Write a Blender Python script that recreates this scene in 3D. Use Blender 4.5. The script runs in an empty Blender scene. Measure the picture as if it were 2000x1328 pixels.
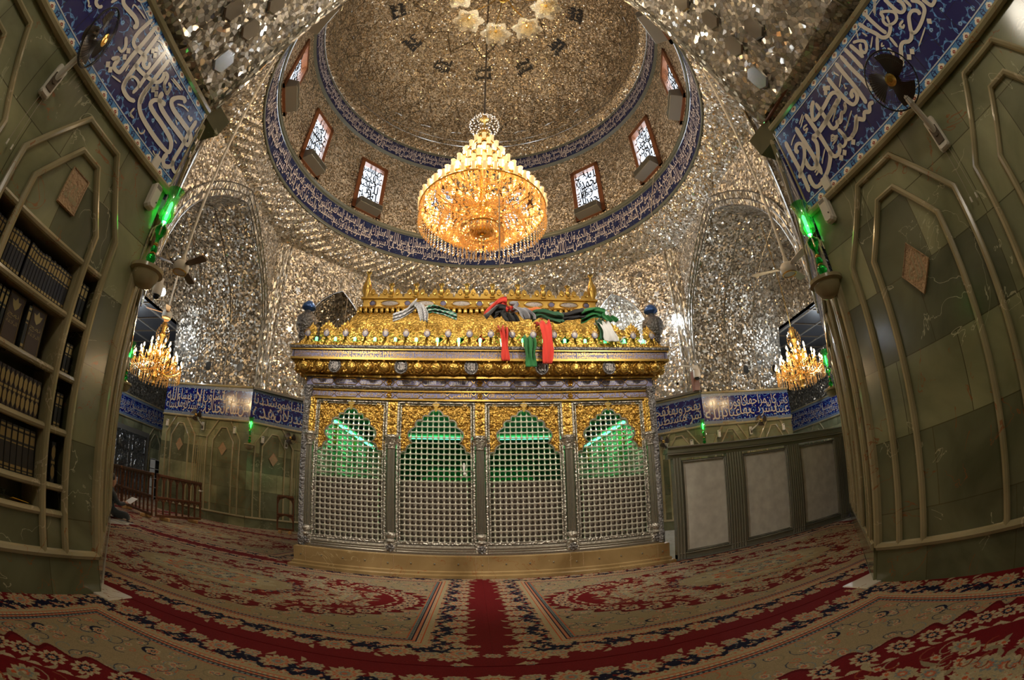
import bpy, math, random, numpy as np
from mathutils import Vector, Matrix
from math import pi, sin, cos, radians as rad
SC = bpy.context.scene; COL = SC.collection
# ---------------------------------------------------------------- camera, world, lights, exposure
cam = bpy.data.cameras.new('camera'); cam_o = bpy.data.objects.new('camera', cam); COL.objects.link(cam_o); SC.camera = cam_o
cam.type = 'PANO'; cam.sensor_width = 36; cam.sensor_fit = 'HORIZONTAL'; cam.clip_start = .02
for hold in (cam, getattr(cam, 'cycles', None)):      # a 10.5 mm full-frame fisheye lens
    try:
        hold.panorama_type = 'FISHEYE_EQUISOLID'; hold.fisheye_lens = 16.08; hold.fisheye_fov = rad(200)
    except Exception: pass
cam_o.matrix_world = Matrix.Translation((0, 0, 1)) @ (Matrix.Rotation(-.0909, 3, 'Z') @ Matrix.Rotation(pi/2+.3714, 3, 'X') @ Matrix.Rotation(-.0246, 3, 'Z')).to_4x4()
vs = SC.view_settings; SC.display_settings.display_device = 'sRGB'
vs.view_transform = 'Standard'; vs.look = 'None'; vs.gamma = 1; vs.use_curve_mapping = False; vs.exposure = 0.0
try:
    SC.cycles.max_bounces = 8; SC.cycles.glossy_bounces = 4; SC.cycles.diffuse_bounces = 3; SC.cycles.transmission_bounces = 5
    SC.cycles.transparent_max_bounces = 10; SC.cycles.sample_clamp_indirect = 5; SC.cycles.caustics_reflective = True; SC.cycles.blur_glossy = .6; SC.cycles.caustics_refractive = False
except Exception: pass
X0, Y0 = .1, 9.05                                     # axis of the dome
W = bpy.data.worlds.new('sky'); SC.world = W; W.use_nodes = True
W.node_tree.nodes['Background'].inputs[0].default_value = (.80, .88, 1, 1); W.node_tree.nodes['Background'].inputs[1].default_value = 1.6
def lamp(name, kind, loc, power, col, size=.1, size_y=None, to=None, spread=None):
    l = bpy.data.lights.new(name, kind); l.energy = power; l.color = col
    if kind == 'AREA':
        l.size = size
        if size_y: l.shape = 'RECTANGLE'; l.size_y = size_y
        if spread: l.spread = spread
    else: l.shadow_soft_size = size
    o = bpy.data.objects.new(name, l); COL.objects.link(o); o.location = loc
    if to is not None: o.rotation_euler = (Vector(to)-Vector(loc)).to_track_quat('-Z', 'Y').to_euler()
    return o
WARM = (1, .70, .36); COOL = (.80, .90, 1); GRN = (.03, 1, .16)
for k in range(24):                                   # the rings of bulbs of the great chandelier
    a = k*pi/8; R, z = (1.52, 8.28) if k < 16 else (.85, 9.35); a *= 1 if k < 16 else 2; lamp('chandelier_glow', 'POINT', (X0+.07+R*cos(a), Y0+R*sin(a), z), 42, WARM, .06)
lamp('chandelier_glow', 'POINT', (X0, Y0, 10.3), 120, WARM, .12)
lamp('chandelier_glow', 'POINT', (X0, Y0, 7.75), 26, WARM, .1)
for sx, px in ((-1, -8.35), (1, 8.5)):                # the two side chandeliers and the white bulbs of the side bays
    for q in range(4):
        a = q*pi/2+.4; lamp('side_chandelier_glow', 'POINT', (px+.5*cos(a), 9.3+.5*sin(a), 4.15), 34, WARM, .07)
    lamp('side_bay_tube', 'POINT', (X0+sx*9.2, 7.0, 5.2), 60, COOL, .06)
    lamp('side_bay_tube', 'POINT', (X0+sx*9.6, 11.2, 5.4), 34, COOL, .06)
    lamp('corridor_tube', 'POINT', (X0+sx*12.3, 11.5, 4.4), 120, COOL, .1)
lamp('back_bay_glow', 'POINT', (X0, 17.6, 5.6), 120, COOL, .08)
lamp('front_bay_glow', 'POINT', (X0+.1, 2.75, 7.9), 130, (1, .86, .66), .2)
lamp('front_bay_glow', 'POINT', (X0, -1.7, 5.0), 100, (1, .90, .74), .3)
for px, py in ((-2.6, 3.0), (2.8, 3.0)):              # added spots without fittings, placed to brighten the shrine front
    o = lamp('shrine_floodlight', 'SPOT', (px, py, 5.2), 620, (1, .90, .74), .12, to=(X0, 6.6, 1.9)); o.data.spot_size = rad(75); o.data.spot_blend = .8
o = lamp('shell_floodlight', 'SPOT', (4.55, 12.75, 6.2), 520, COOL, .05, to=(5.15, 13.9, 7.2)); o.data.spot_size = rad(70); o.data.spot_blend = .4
for th in range(15, 360, 30):                         # daylight entering by the twelve drum windows
    a = rad(th); lamp('window_light', 'AREA', (X0+6.5*sin(a), Y0+6.5*cos(a), 12.7), 150, COOL, 1.5, 2.6, (X0, Y0, 10.8))
# ---------------------------------------------------------------- helpers
rnd = random.Random(7); npr = np.random.RandomState(7)
def tag(o, label=None, cat=None, group=None, kind=None):
    if label: o['label'] = label
    if cat: o['category'] = cat
    if group: o['group'] = group
    if kind: o['kind'] = kind
    return o
def empty(name, loc=(0,0,0), rz=0, label=None, cat=None, group=None, kind=None):
    o = bpy.data.objects.new(name, None); COL.objects.link(o); o.location = loc; o.rotation_euler[2] = rz; o.empty_display_size = .1
    return tag(o, label, cat, group, kind)
def copy_tree(o, parent=None):
    c = o.copy(); COL.objects.link(c); c.parent = parent
    for ch in o.children: copy_tree(ch, c)
    return c
class MB:
    def __init__(s): s.v = []; s.f = []; s.m = None
    def put(s, vs, fs):
        b = len(s.v)
        if s.m is not None: vs = [tuple(s.m @ Vector(p)) for p in vs]
        s.v += vs; s.f += [tuple(i+b for i in q) for q in fs]; return s
    def box(s, lo, hi):
        x,y,z = lo; X,Y,Z = hi
        return s.put([(x,y,z),(X,y,z),(X,Y,z),(x,Y,z),(x,y,Z),(X,y,Z),(X,Y,Z),(x,Y,Z)], [(0,3,2,1),(4,5,6,7),(0,1,5,4),(1,2,6,5),(2,3,7,6),(3,0,4,7)])
    def bevbox(s, lo, hi, r):
        x,y,z = lo; X,Y,Z = hi; o = [(x+r,y),(X-r,y),(X,y+r),(X,Y-r),(X-r,Y),(x+r,Y),(x,Y-r),(x,y+r)]
        cx, cy = (x+X)/2, (y+Y)/2; i = [(p+(r if p < cx else -r)*.7, q+(r if q < cy else -r)*.7) for p, q in o]
        rings = [[(p,q,z) for p,q in i], [(p,q,z+r) for p,q in o], [(p,q,Z-r) for p,q in o], [(p,q,Z) for p,q in i]]
        return s.loft(rings, True, True)
    def loft(s, rings, cap0=False, cap1=False, closed=True):
        n = len(rings[0]); vs = [p for r in rings for p in r]; fs = []
        for i in range(len(rings)-1):
            for j in range(n if closed else n-1):
                k = (j+1) % n; fs.append((i*n+j, i*n+k, (i+1)*n+k, (i+1)*n+j))
        if cap0: fs.append(tuple(range(n))[::-1])
        if cap1: fs.append(tuple((len(rings)-1)*n+j for j in range(n)))
        return s.put(vs, fs)
    def lathe(s, prof, n=16, c=(0,0,0), cap=True, scal=None):
        rings = []
        for r, z in prof:
            rings.append([(c[0]+r*cos(2*pi*j/n)*(scal(j/n) if scal else 1), c[1]+r*sin(2*pi*j/n)*(scal(j/n) if scal else 1), c[2]+z) for j in range(n)])
        return s.loft(rings, cap, cap)
    def cyl(s, c, r, h, n=12, r2=None): return s.lathe([(r,0),(r if r2 is None else r2,h)], n, c)
    def tube(s, pts, r, n=6, closed=False, caps=True):
        pts = [Vector(p) for p in pts]; N = len(pts); rings = []; up = None
        for i in range(N):
            if closed: t = pts[(i+1) % N]-pts[i-1]
            else: t = pts[min(i+1, N-1)]-pts[max(i-1, 0)]
            if t.length < 1e-9: t = Vector((0,0,1))
            t.normalize()
            if up is None: up = Vector((0,0,1)) if abs(t.z) < .9 else Vector((1,0,0))
            a = t.cross(up)
            if a.length < 1e-6: a = t.cross(Vector((1,0,0)))
            a.normalize(); b = a.cross(t); up = b if abs(b.dot(up)) > .2 else up
            rr = r[i] if isinstance(r, (list, tuple)) else r
            rings.append([tuple(pts[i]+a*(rr*cos(2*pi*j/n))+b*(rr*sin(2*pi*j/n))) for j in range(n)])
        if closed: rings.append(rings[0])
        return s.loft(rings, caps and not closed, caps and not closed)
    def sphere(s, c, r, n=10, m=6, sc=(1,1,1)):
        return s.loft([[(c[0]+sc[0]*r*sin(pi*(i+.02)/(m+.04))*cos(2*pi*j/n), c[1]+sc[1]*r*sin(pi*(i+.02)/(m+.04))*sin(2*pi*j/n), c[2]-sc[2]*r*cos(pi*(i+.02)/(m+.04))) for j in range(n)] for i in range(m+1)], True, True)
    def prism(s, poly, z0, z1):
        n = len(poly); return s.put([(x,y,z0) for x,y in poly]+[(x,y,z1) for x,y in poly], [tuple(range(n))[::-1], tuple(range(n, 2*n))]+[(i,(i+1) % n,n+(i+1) % n,n+i) for i in range(n)])
    def quad(s, *p): return s.put(list(p), [tuple(range(len(p)))])
    def grid(s, fn, nu, nv):
        return s.put([tuple(fn(i/nu, j/nv)) for i in range(nu+1) for j in range(nv+1)], [(i*(nv+1)+j,(i+1)*(nv+1)+j,(i+1)*(nv+1)+j+1,i*(nv+1)+j+1) for i in range(nu) for j in range(nv)])
    def strip(s, a, b):
        n = len(a); return s.put(list(a)+list(b), [(i,i+1,n+i+1,n+i) for i in range(n-1)])
    def arr(s, vs, fs): return s.put([tuple(map(float, p)) for p in vs], fs)
    def build(s, name, mat, parent=None, smooth=False, uv=None, kind=None, loc=None, inv=None):
        me = bpy.data.meshes.new(name); me.from_pydata(s.v, [], s.f); me.materials.append(mat)
        if smooth:
            me.polygons.foreach_set('use_smooth', [True]*len(me.polygons))
            try: me.set_sharp_from_angle(angle=rad(42))
            except Exception: pass
        if uv is not None:
            co = np.array(s.v); U = uv(co); li = np.zeros(len(me.loops), int); me.loops.foreach_get('vertex_index', li)
            me.uv_layers.new(name='UVMap').data.foreach_set('uv', U[li].astype(np.float32).ravel())
        me.update(); o = bpy.data.objects.new(name, me); COL.objects.link(o)
        if parent is not None: o.parent = parent
        if loc is not None: o.location = loc
        if kind: o['kind'] = kind
        return o
def frame(p, ang, z=0, flip=False):
    """wall frame: local x runs along the wall, y is up, z comes out of the wall"""
    u = Vector((cos(ang), sin(ang), 0)); n = u.cross(Vector((0,0,1)))
    if flip: n = -n
    m = Matrix.Identity(4)
    for i in range(3): m[i][0] = u[i]; m[i][1] = (0,0,1)[i]; m[i][2] = n[i]
    m[0][3], m[1][3], m[2][3] = p[0], p[1], z
    return m
def smooth_pts(p, n=5):
    p = np.array(p, float); P = np.vstack([2*p[0]-p[1], p, 2*p[-1]-p[-2]]); out = []
    for i in range(1, len(P)-2):
        for t in np.arange(0, 1, 1/n):
            a,b,c,d = P[i-1:i+3]; out.append(.5*((2*b)+(c-a)*t+(2*a-5*b+4*c-d)*t*t+(3*b-a-3*c+d)*t**3))
    out.append(P[-2]); return np.array(out)
# Arabic script: joins letters into their contextual shapes and lays them right to left
_F = {}; _c = 0xFE80
for _cp in list(range(0x621, 0x63B))+list(range(0x641, 0x64B)):
    _n = 1 if _cp == 0x621 else 2 if _cp in (0x622,0x623,0x624,0x625,0x627,0x629,0x62F,0x630,0x631,0x632,0x648,0x649) else 4
    _F[chr(_cp)] = (_c, _n); _c += _n
_LA = {'آ':0xFEF5,'أ':0xFEF7,'إ':0xFEF9,'ا':0xFEFB}
def shape(t):
    out = []; i = 0; prev = False
    while i < len(t):
        ch = t[i]
        if ch not in _F: out.append(ch); prev = False; i += 1; continue
        if ch == 'ل' and i+1 < len(t) and t[i+1] in _LA: out.append(chr(_LA[t[i+1]]+(1 if prev else 0))); prev = False; i += 2; continue
        c, n = _F[ch]; nx = n == 4 and i+1 < len(t) and t[i+1] in _F and _F[t[i+1]][1] > 1
        out.append(chr(c+((3 if prev else 2) if nx else (1 if prev and n > 1 else 0)))); prev = nx; i += 1
    return ''.join(out)[::-1]
_TX = {}
def text2d(t, raw=False):
    if (t, raw) not in _TX:
        cu = bpy.data.curves.new('script', 'FONT'); cu.body = t if raw else shape(t); cu.resolution_u = 2
        o = bpy.data.objects.new('script', cu); COL.objects.link(o); dg = bpy.context.evaluated_depsgraph_get()
        me = bpy.data.meshes.new_from_object(o.evaluated_get(dg), depsgraph=dg); bpy.data.objects.remove(o)
        v = np.array([p.co[:2] for p in me.vertices]) if len(me.vertices) else np.zeros((1,2)); f = [tuple(p.vertices) for p in me.polygons]; bpy.data.meshes.remove(me)
        lo = v.min(0); hi = v.max(0); _TX[(t, raw)] = ((v-lo)/np.maximum(hi-lo, 1e-6), f, (hi-lo)[0]/max((hi-lo)[1], 1e-6))
    return _TX[(t, raw)]
def put_text(mb, t, x0, y0, w, h, depth=0, fn=None, raw=False):
    v, f, _ = text2d(t, raw); P = np.column_stack([x0+v[:,0]*w, y0+v[:,1]*h, np.full(len(v), depth)])
    if fn: P = np.array([fn(*p) for p in P])
    mb.arr(P, f)
def put_line(mb, words, x0, y0, w, h, depth=0, fn=None, gap=.02, jig=0):
    """words are given in reading order and are laid from the right end to the left end"""
    asp = [max(text2d(t)[2], .35) for t in words]; tot = sum(asp); x = x0+w; k = 0
    for t, a in zip(words, asp):
        ww = a/tot*w; x -= ww; dy = jig*((k*7 % 5)/4-.5); k += 1
        put_text(mb, t, x+gap/2, y0+dy, ww-gap, h, depth, fn)
def ribbon(mb, tri, depth=.004):
    p = smooth_pts(np.array(tri).reshape(-1, 3), 5); q = p[:, :2]; w = np.maximum(p[:, 2], .003)
    t = np.gradient(q, axis=0); t /= np.linalg.norm(t, axis=1)[:, None]+1e-9; n = np.column_stack([-t[:,1], t[:,0]])*w[:, None]
    n[0] *= .45; n[-1] *= .35
    mb.strip([(a[0], a[1], depth) for a in q+n], [(a[0], a[1], depth) for a in q-n])
# ---------------------------------------------------------------- materials
def new_mat(name, col=(.5,.5,.5), rough=.5, metal=0, spec=None, trans=0, emit=None, es=1, coat=0):
    m = bpy.data.materials.new(name); m.use_nodes = True; nt = m.node_tree; b = nt.nodes['Principled BSDF']
    b.inputs['Base Color'].default_value = (*col, 1); b.inputs['Roughness'].default_value = rough; b.inputs['Metallic'].default_value = metal
    if spec is not None: b.inputs['Specular IOR Level'].default_value = spec
    if trans: b.inputs['Transmission Weight'].default_value = trans
    if coat: b.inputs['Coat Weight'].default_value = coat; b.inputs['Coat Roughness'].default_value = .1
    if emit: b.inputs['Emission Color'].default_value = (*emit, 1); b.inputs['Emission Strength'].default_value = es
    return m
def nd(m, kind, ins=None, **kw):
    n = m.node_tree.nodes.new('ShaderNode'+kind)
    for k, v in kw.items(): setattr(n, k, v)
    for k, v in (ins or {}).items():
        s = n.inputs[k]
        if isinstance(v, bpy.types.NodeSocket): m.node_tree.links.new(v, s)
        else: s.default_value = v
    return n
def B(m): return m.node_tree.nodes['Principled BSDF']
def lk(m, a, b): m.node_tree.links.new(a, b)
def ramp(m, fac, stops):
    r = nd(m, 'ValToRGB', {0: fac}); e = r.color_ramp.elements
    while len(e) < len(stops): e.new(.5)
    for x, (p, c) in zip(e, stops): x.position = p; x.color = (*c, 1)
    return r.outputs[0]
def mix(m, f, a, b, mode='MIX'):
    n = nd(m, 'Mix', data_type='RGBA', blend_type=mode)
    for i, v in ((0, f), (6, a), (7, b)):
        if isinstance(v, bpy.types.NodeSocket): lk(m, v, n.inputs[i])
        else: n.inputs[i].default_value = v if i == 0 else (*v, 1)
    return n.outputs[2]
def mth(m, op, a, b=0, c=0):
    n = nd(m, 'Math', operation=op)
    for i, v in enumerate((a, b, c)):
        if isinstance(v, bpy.types.NodeSocket): lk(m, v, n.inputs[i])
        else: n.inputs[i].default_value = v
    return n.outputs[0]
def pos(m): return nd(m, 'NewGeometry').outputs['Position']
def bump(m, h, strength=.5, dist=.02):
    b = nd(m, 'Bump', {'Height': h, 'Strength': strength, 'Distance': dist}); lk(m, b.outputs[0], B(m).inputs['Normal'])
def mirror(name, scale=20, amp=.42, tint=(.84,.77,.66), rough=.38, big=3.2, lines=.5, squash=None):
    """mirror mosaic: every chip is a flat facet with its own tilt, set in plaster lines and larger star fields"""
    m = new_mat(name, tint, rough, .82); p = pos(m); src = p
    if squash: src = nd(m, 'Mapping', {0: p, 3: squash}).outputs[0]
    v = nd(m, 'TexVoronoi', {0: src, 'Scale': scale}); e = nd(m, 'TexVoronoi', {0: src, 'Scale': scale}, feature='DISTANCE_TO_EDGE')
    g = nd(m, 'TexVoronoi', {0: p, 'Scale': big}); ge = nd(m, 'TexVoronoi', {0: p, 'Scale': big}, feature='DISTANCE_TO_EDGE')
    r = nd(m, 'VectorMath', {0: v.outputs['Color'], 1: (.5,.5,.5)}, operation='SUBTRACT').outputs[0]
    r2 = nd(m, 'VectorMath', {0: g.outputs['Color'], 1: (.5,.5,.5)}, operation='SUBTRACT').outputs[0]
    r = nd(m, 'VectorMath', {0: r, 'Scale': amp*2}, operation='SCALE').outputs[0]; r2 = nd(m, 'VectorMath', {0: r2, 'Scale': amp*.55}, operation='SCALE').outputs[0]
    s = nd(m, 'VectorMath', {0: r, 1: r2}).outputs[0]; s = nd(m, 'VectorMath', {0: s, 1: nd(m, 'NewGeometry').outputs['Normal']}).outputs[0]
    lk(m, nd(m, 'VectorMath', {0: s}, operation='NORMALIZE').outputs[0], B(m).inputs['Normal'])
    fac = mth(m, 'MULTIPLY', mth(m, 'LESS_THAN', ge.outputs['Distance'], .022), lines)
    grout = mth(m, 'MULTIPLY', mth(m, 'LESS_THAN', e.outputs['Distance'], .05), .55)
    val = nd(m, 'SeparateColor', {0: v.outputs['Color']}).outputs[0]
    chip = mix(m, val, tuple(c*.42 for c in tint), tuple(min(1, c*1.05) for c in tint))
    c = mix(m, grout, chip, (.22,.19,.15)); c = mix(m, fac, c, (.20,.17,.12)); lk(m, c, B(m).inputs['Base Color'])
    pol = nd(m, 'SeparateColor', {0: v.outputs['Color']}).outputs[2]; lk(m, mth(m, 'SUBTRACT', rough+.06, mth(m, 'MULTIPLY', mth(m, 'GREATER_THAN', pol, .50), rough-.10)), B(m).inputs['Roughness'])
    return m
M = {}
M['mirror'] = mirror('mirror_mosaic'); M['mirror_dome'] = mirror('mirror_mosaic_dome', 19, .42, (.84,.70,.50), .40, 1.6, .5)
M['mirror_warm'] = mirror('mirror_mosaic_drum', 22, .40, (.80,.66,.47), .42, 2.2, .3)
M['mirror_dark'] = mirror('mirror_mosaic_niche', 18, .55, (.54,.49,.41), .36, 2.4, .6)  # mosaic copy for the recesses, tinted darker to carry their shade
M['mirror_rib'] = mirror('mirror_mosaic_rib', 26, .45, (.84,.80,.71), .34, 5, .3, (1,1,.35))
M['plain_mirror'] = new_mat('plain_mirror', (.42,.40,.36), .18, 1)
def onyx(name, c1, c2, cv, slabs=True, sx=.62, sy=.55):
    m = new_mat(name, c1, .16, 0, .55); p = pos(m); n1 = nd(m, 'TexNoise', {0: p, 'Scale': 1.3, 'Detail': 5, 'Distortion': .8}).outputs[0]
    base = ramp(m, n1, [(.30, c1), (.52, tuple((a+b)/2 for a, b in zip(c1, c2))), (.75, c2)])
    if slabs:
        uv = nd(m, 'TexCoord').outputs['UV']
        bk = nd(m, 'TexBrick', {0: uv, 'Color1': (.52,.54,.52,1), 'Color2': (1.4,1.38,1.25,1), 'Mortar': (.45,.42,.35,1), 'Scale': 1, 'Mortar Size': .004, 'Bias': 0, 'Brick Width': sx, 'Row Height': sy}, offset=.37, squash=1.3, squash_frequency=3)
        base = mix(m, 1, base, bk.outputs[0], 'MULTIPLY')
    n2 = nd(m, 'TexNoise', {0: p, 'Scale': 1.7, 'Detail': 4, 'Roughness': .55, 'Distortion': 1.4}).outputs[0]
    vein = mth(m, 'LESS_THAN', mth(m, 'ABSOLUTE', mth(m, 'SUBTRACT', n2, .55)), .0045)
    n3 = nd(m, 'TexNoise', {0: p, 'Scale': .8, 'Detail': 3}).outputs[0]
    rust = mth(m, 'MULTIPLY', vein, mth(m, 'GREATER_THAN', n3, .50)); cream = mth(m, 'MULTIPLY', vein, mth(m, 'LESS_THAN', n3, .47))
    base = mix(m, mth(m, 'MULTIPLY', rust, .7), base, (.28,.10,.035)); base = mix(m, mth(m, 'MULTIPLY', cream, .6), base, cv)
    lk(m, base, B(m).inputs['Base Color']); return m
M['onyx'] = onyx('green_onyx', (.125,.132,.075), (.31,.315,.195), (.52,.50,.33))
M['onyx_trim'] = onyx('onyx_moulding', (.24,.21,.115), (.42,.36,.22), (.6,.5,.35), False)
M['honey'] = onyx('honey_onyx', (.20,.125,.05), (.42,.29,.135), (.5,.38,.2), False)
M['marble'] = onyx('white_marble', (.55,.52,.46), (.68,.66,.60), (.4,.36,.3), False)
def relief(name, col, rough, metal, scale, dist, dark=None):
    m = new_mat(name, col, rough, metal); p = pos(m); n = nd(m, 'TexVoronoi', {0: p, 'Scale': scale}, feature='SMOOTH_F1'); w = nd(m, 'TexNoise', {0: p, 'Scale': scale*.7, 'Detail': 3, 'Distortion': 1.5})
    h = mth(m, 'ADD', mth(m, 'MULTIPLY', n.outputs[0], -1), mth(m, 'MULTIPLY', w.outputs[0], .8)); bump(m, h, .9, dist)
    if dark: lk(m, mix(m, mth(m, 'MULTIPLY', mth(m, 'GREATER_THAN', n.outputs[0], .62), .6), col, dark), B(m).inputs['Base Color'])
    return m
M['gold'] = relief('chased_gold', (.72,.46,.11), .32, .9, 34, .02, (.30,.17,.03)); M['gold_plain'] = new_mat('polished_gold', (.76,.50,.13), .27, .9)
M['gold_relief'] = relief('embossed_gold', (.62,.38,.09), .33, .9, 26, .035, (.20,.12,.03)); M['silver'] = relief('chased_silver', (.50,.47,.42), .3, .85, 40, .02, (.22,.2,.17))
M['silver_plain'] = new_mat('polished_silver', (.54,.51,.46), .24, .9); M['silver_dark'] = relief('blackened_silver', (.22,.21,.21), .4, .7, 34, .03, (.08,.08,.08))
M['lattice'] = new_mat('lattice_silver', (.74,.70,.60), .3, .55); M['enamel'] = relief('blue_enamel', (.20,.19,.34), .35, 0, 60, .006)
M['enamel_pale'] = relief('white_enamel', (.55,.50,.48), .3, 0, 50, .006, (.25,.12,.14)); M['glaze'] = new_mat('white_glaze', (.66,.62,.55), .22)
M['brass'] = new_mat('brass', (.85,.56,.17), .22, 1); M['brown_metal'] = new_mat('brown_metal', (.10,.075,.05), .4, .3)
M['dark'] = new_mat('black_plastic', (.015,.014,.013), .4); M['grey'] = new_mat('grey_metal', (.16,.15,.13), .45, .2); M['white_plastic'] = new_mat('white_plastic', (.62,.59,.52), .4)
M['steel'] = new_mat('brushed_steel', (.36,.35,.29), .26, .7)
def wood(name, a, b):
    m = new_mat(name, a, .38); p = pos(m); n = nd(m, 'TexNoise', {0: nd(m, 'Mapping', {0: p, 3: (6,6,1.2)}).outputs[0], 'Scale': 3, 'Detail': 4, 'Distortion': 1}).outputs[0]
    lk(m, ramp(m, n, [(.3, a), (.7, b)]), B(m).inputs['Base Color']); return m
M['wood'] = wood('dark_wood', (.075,.024,.010), (.17,.060,.022)); M['wood_light'] = wood('window_wood', (.11,.036,.013), (.19,.066,.022)); M['wood_foot'] = wood('pale_wood', (.45,.24,.08), (.58,.34,.13))
def cloth(name, a, b=None, sc=60, rough=.8):
    m = new_mat(name, a, rough); B(m).inputs['Sheen Weight'].default_value = .25
    if b:
        c = nd(m, 'TexChecker', {0: nd(m, 'TexCoord').outputs['UV'], 'Color1': (*a,1), 'Color2': (*b,1), 'Scale': sc}); lk(m, c.outputs[0], B(m).inputs['Base Color'])
    return m
M['red'] = cloth('red_cloth', (.62,.035,.018)); M['green'] = cloth('green_cloth', (.012,.15,.035)); M['dgreen'] = cloth('dark_green_cloth', (.01,.075,.03)); M['white'] = cloth('white_cloth', (.60,.60,.60))
M['black'] = cloth('black_cloth', (.012,.012,.014)); M['check'] = cloth('checked_cloth', (.66,.66,.68), (.36,.36,.40), 40); M['check_green'] = cloth('green_checked_cloth', (.45,.52,.48), (.02,.20,.12), 26); M['orange'] = cloth('orange_cloth', (.62,.16,.04)); M['greycloth'] = cloth('grey_cloth', (.25,.25,.28))
def glow(name, col, s): 
    m = new_mat(name, (.8,.8,.8), .3, emit=col, es=s)
    try: m.cycles.emission_sampling = 'NONE'
    except Exception: pass
    return m
M['cream_script'] = new_mat('cream_script', (.50,.44,.36), .3); M['grey_border'] = relief('grey_blue_border', (.13,.17,.24), .3, 0, 26, .004, (.36,.38,.38))
M['shade'] = glow('lit_frosted_glass', (1,.58,.20), .95); B(M['shade']).inputs['Base Color'].default_value = (.35,.30,.22,1); M['bulb'] = glow('lit_bulb', (1,.80,.52), 6); M['cool_bulb'] = glow('white_bulb', (.85,.93,1), 14)
M['green_bulb'] = glow('green_bulb', (.02,1,.22), 2.2); M['green_tube'] = glow('green_tube', (.08,1,.36), 5); M['lamp_tube'] = glow('lamp_tube', (.45,1,.62), 9)
m = M['green_glass'] = new_mat('green_glass', (.02,.62,.08), .06, 0, .6, .85); B(m).inputs['IOR'].default_value = 1.25
def thin(name, col, tr, rough=.1):
    m = bpy.data.materials.new(name); m.use_nodes = True; nt = m.node_tree; nt.nodes.clear(); o = nt.nodes.new('ShaderNodeOutputMaterial')
    g = nd(m, 'BsdfGlossy', {0: (1,.97,.9,1), 1: rough}); t = nd(m, 'BsdfTransparent', {0: (*col,1)}); d = nd(m, 'BsdfTranslucent', {0: (*col,1)}); f = nd(m, 'LayerWeight', {0: .35})
    a = nd(m, 'MixShader', {0: tr, 1: d.outputs[0], 2: t.outputs[0]}); fac = mth(m, 'ADD', mth(m, 'MULTIPLY', f.outputs[1], .6), .14); b = nd(m, 'MixShader', {0: fac, 1: a.outputs[0], 2: g.outputs[0]}); lk(m, b.outputs[0], o.inputs[0]); return m
M['crystal'] = thin('crystal', (1,.82,.52), .78); M['clear_glass'] = thin('clear_glass', (1,.93,.74), .72); M['green_lamp_glass'] = thin('green_lamp_glass', (.06,.66,.12), .88, .06)
M['screen_glass'] = new_mat('smoked_glass', (.17,.14,.12), .22); M['lens'] = new_mat('smoked_dome', (.01,.01,.012), .08)
M['skin'] = new_mat('skin', (.42,.22,.14), .5); M['suit'] = cloth('dark_suit', (.022,.026,.03)); M['hair'] = new_mat('dark_hair', (.02,.013,.01), .55); M['paper'] = new_mat('paper', (.72,.70,.66), .6); M['yellow'] = new_mat('yellow_paper', (.75,.42,.02), .6)
m = M['panel'] = new_mat('white_board', (.50,.46,.40), .3); n = nd(m, 'TexNoise', {0: pos(m), 'Scale': 7, 'Detail': 6}).outputs[0]; lk(m, ramp(m, n, [(.3,(.54,.51,.47)),(.7,(.70,.67,.61))]), B(m).inputs['Base Color'])
M['ceiling_dark'] = new_mat('dark_ceiling', (.025,.026,.03), .35); M['lettering'] = new_mat('black_lettering', (.01,.009,.008), .4); M['plaque'] = relief('carved_stone', (.40,.26,.14), .5, 0, 50, .01, (.22,.12,.06)); M['kerbstone'] = onyx('grey_kerb', (.10,.10,.09), (.2,.19,.16), (.4,.38,.3), False)
M['cord'] = new_mat('cord', (.35,.30,.25), .6); M['rod'] = new_mat('cream_rod', (.74,.69,.58), .35)
M['door'] = relief('embossed_silver_door', (.40,.40,.40), .34, 1, 9, .06, (.10,.10,.11))
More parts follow.
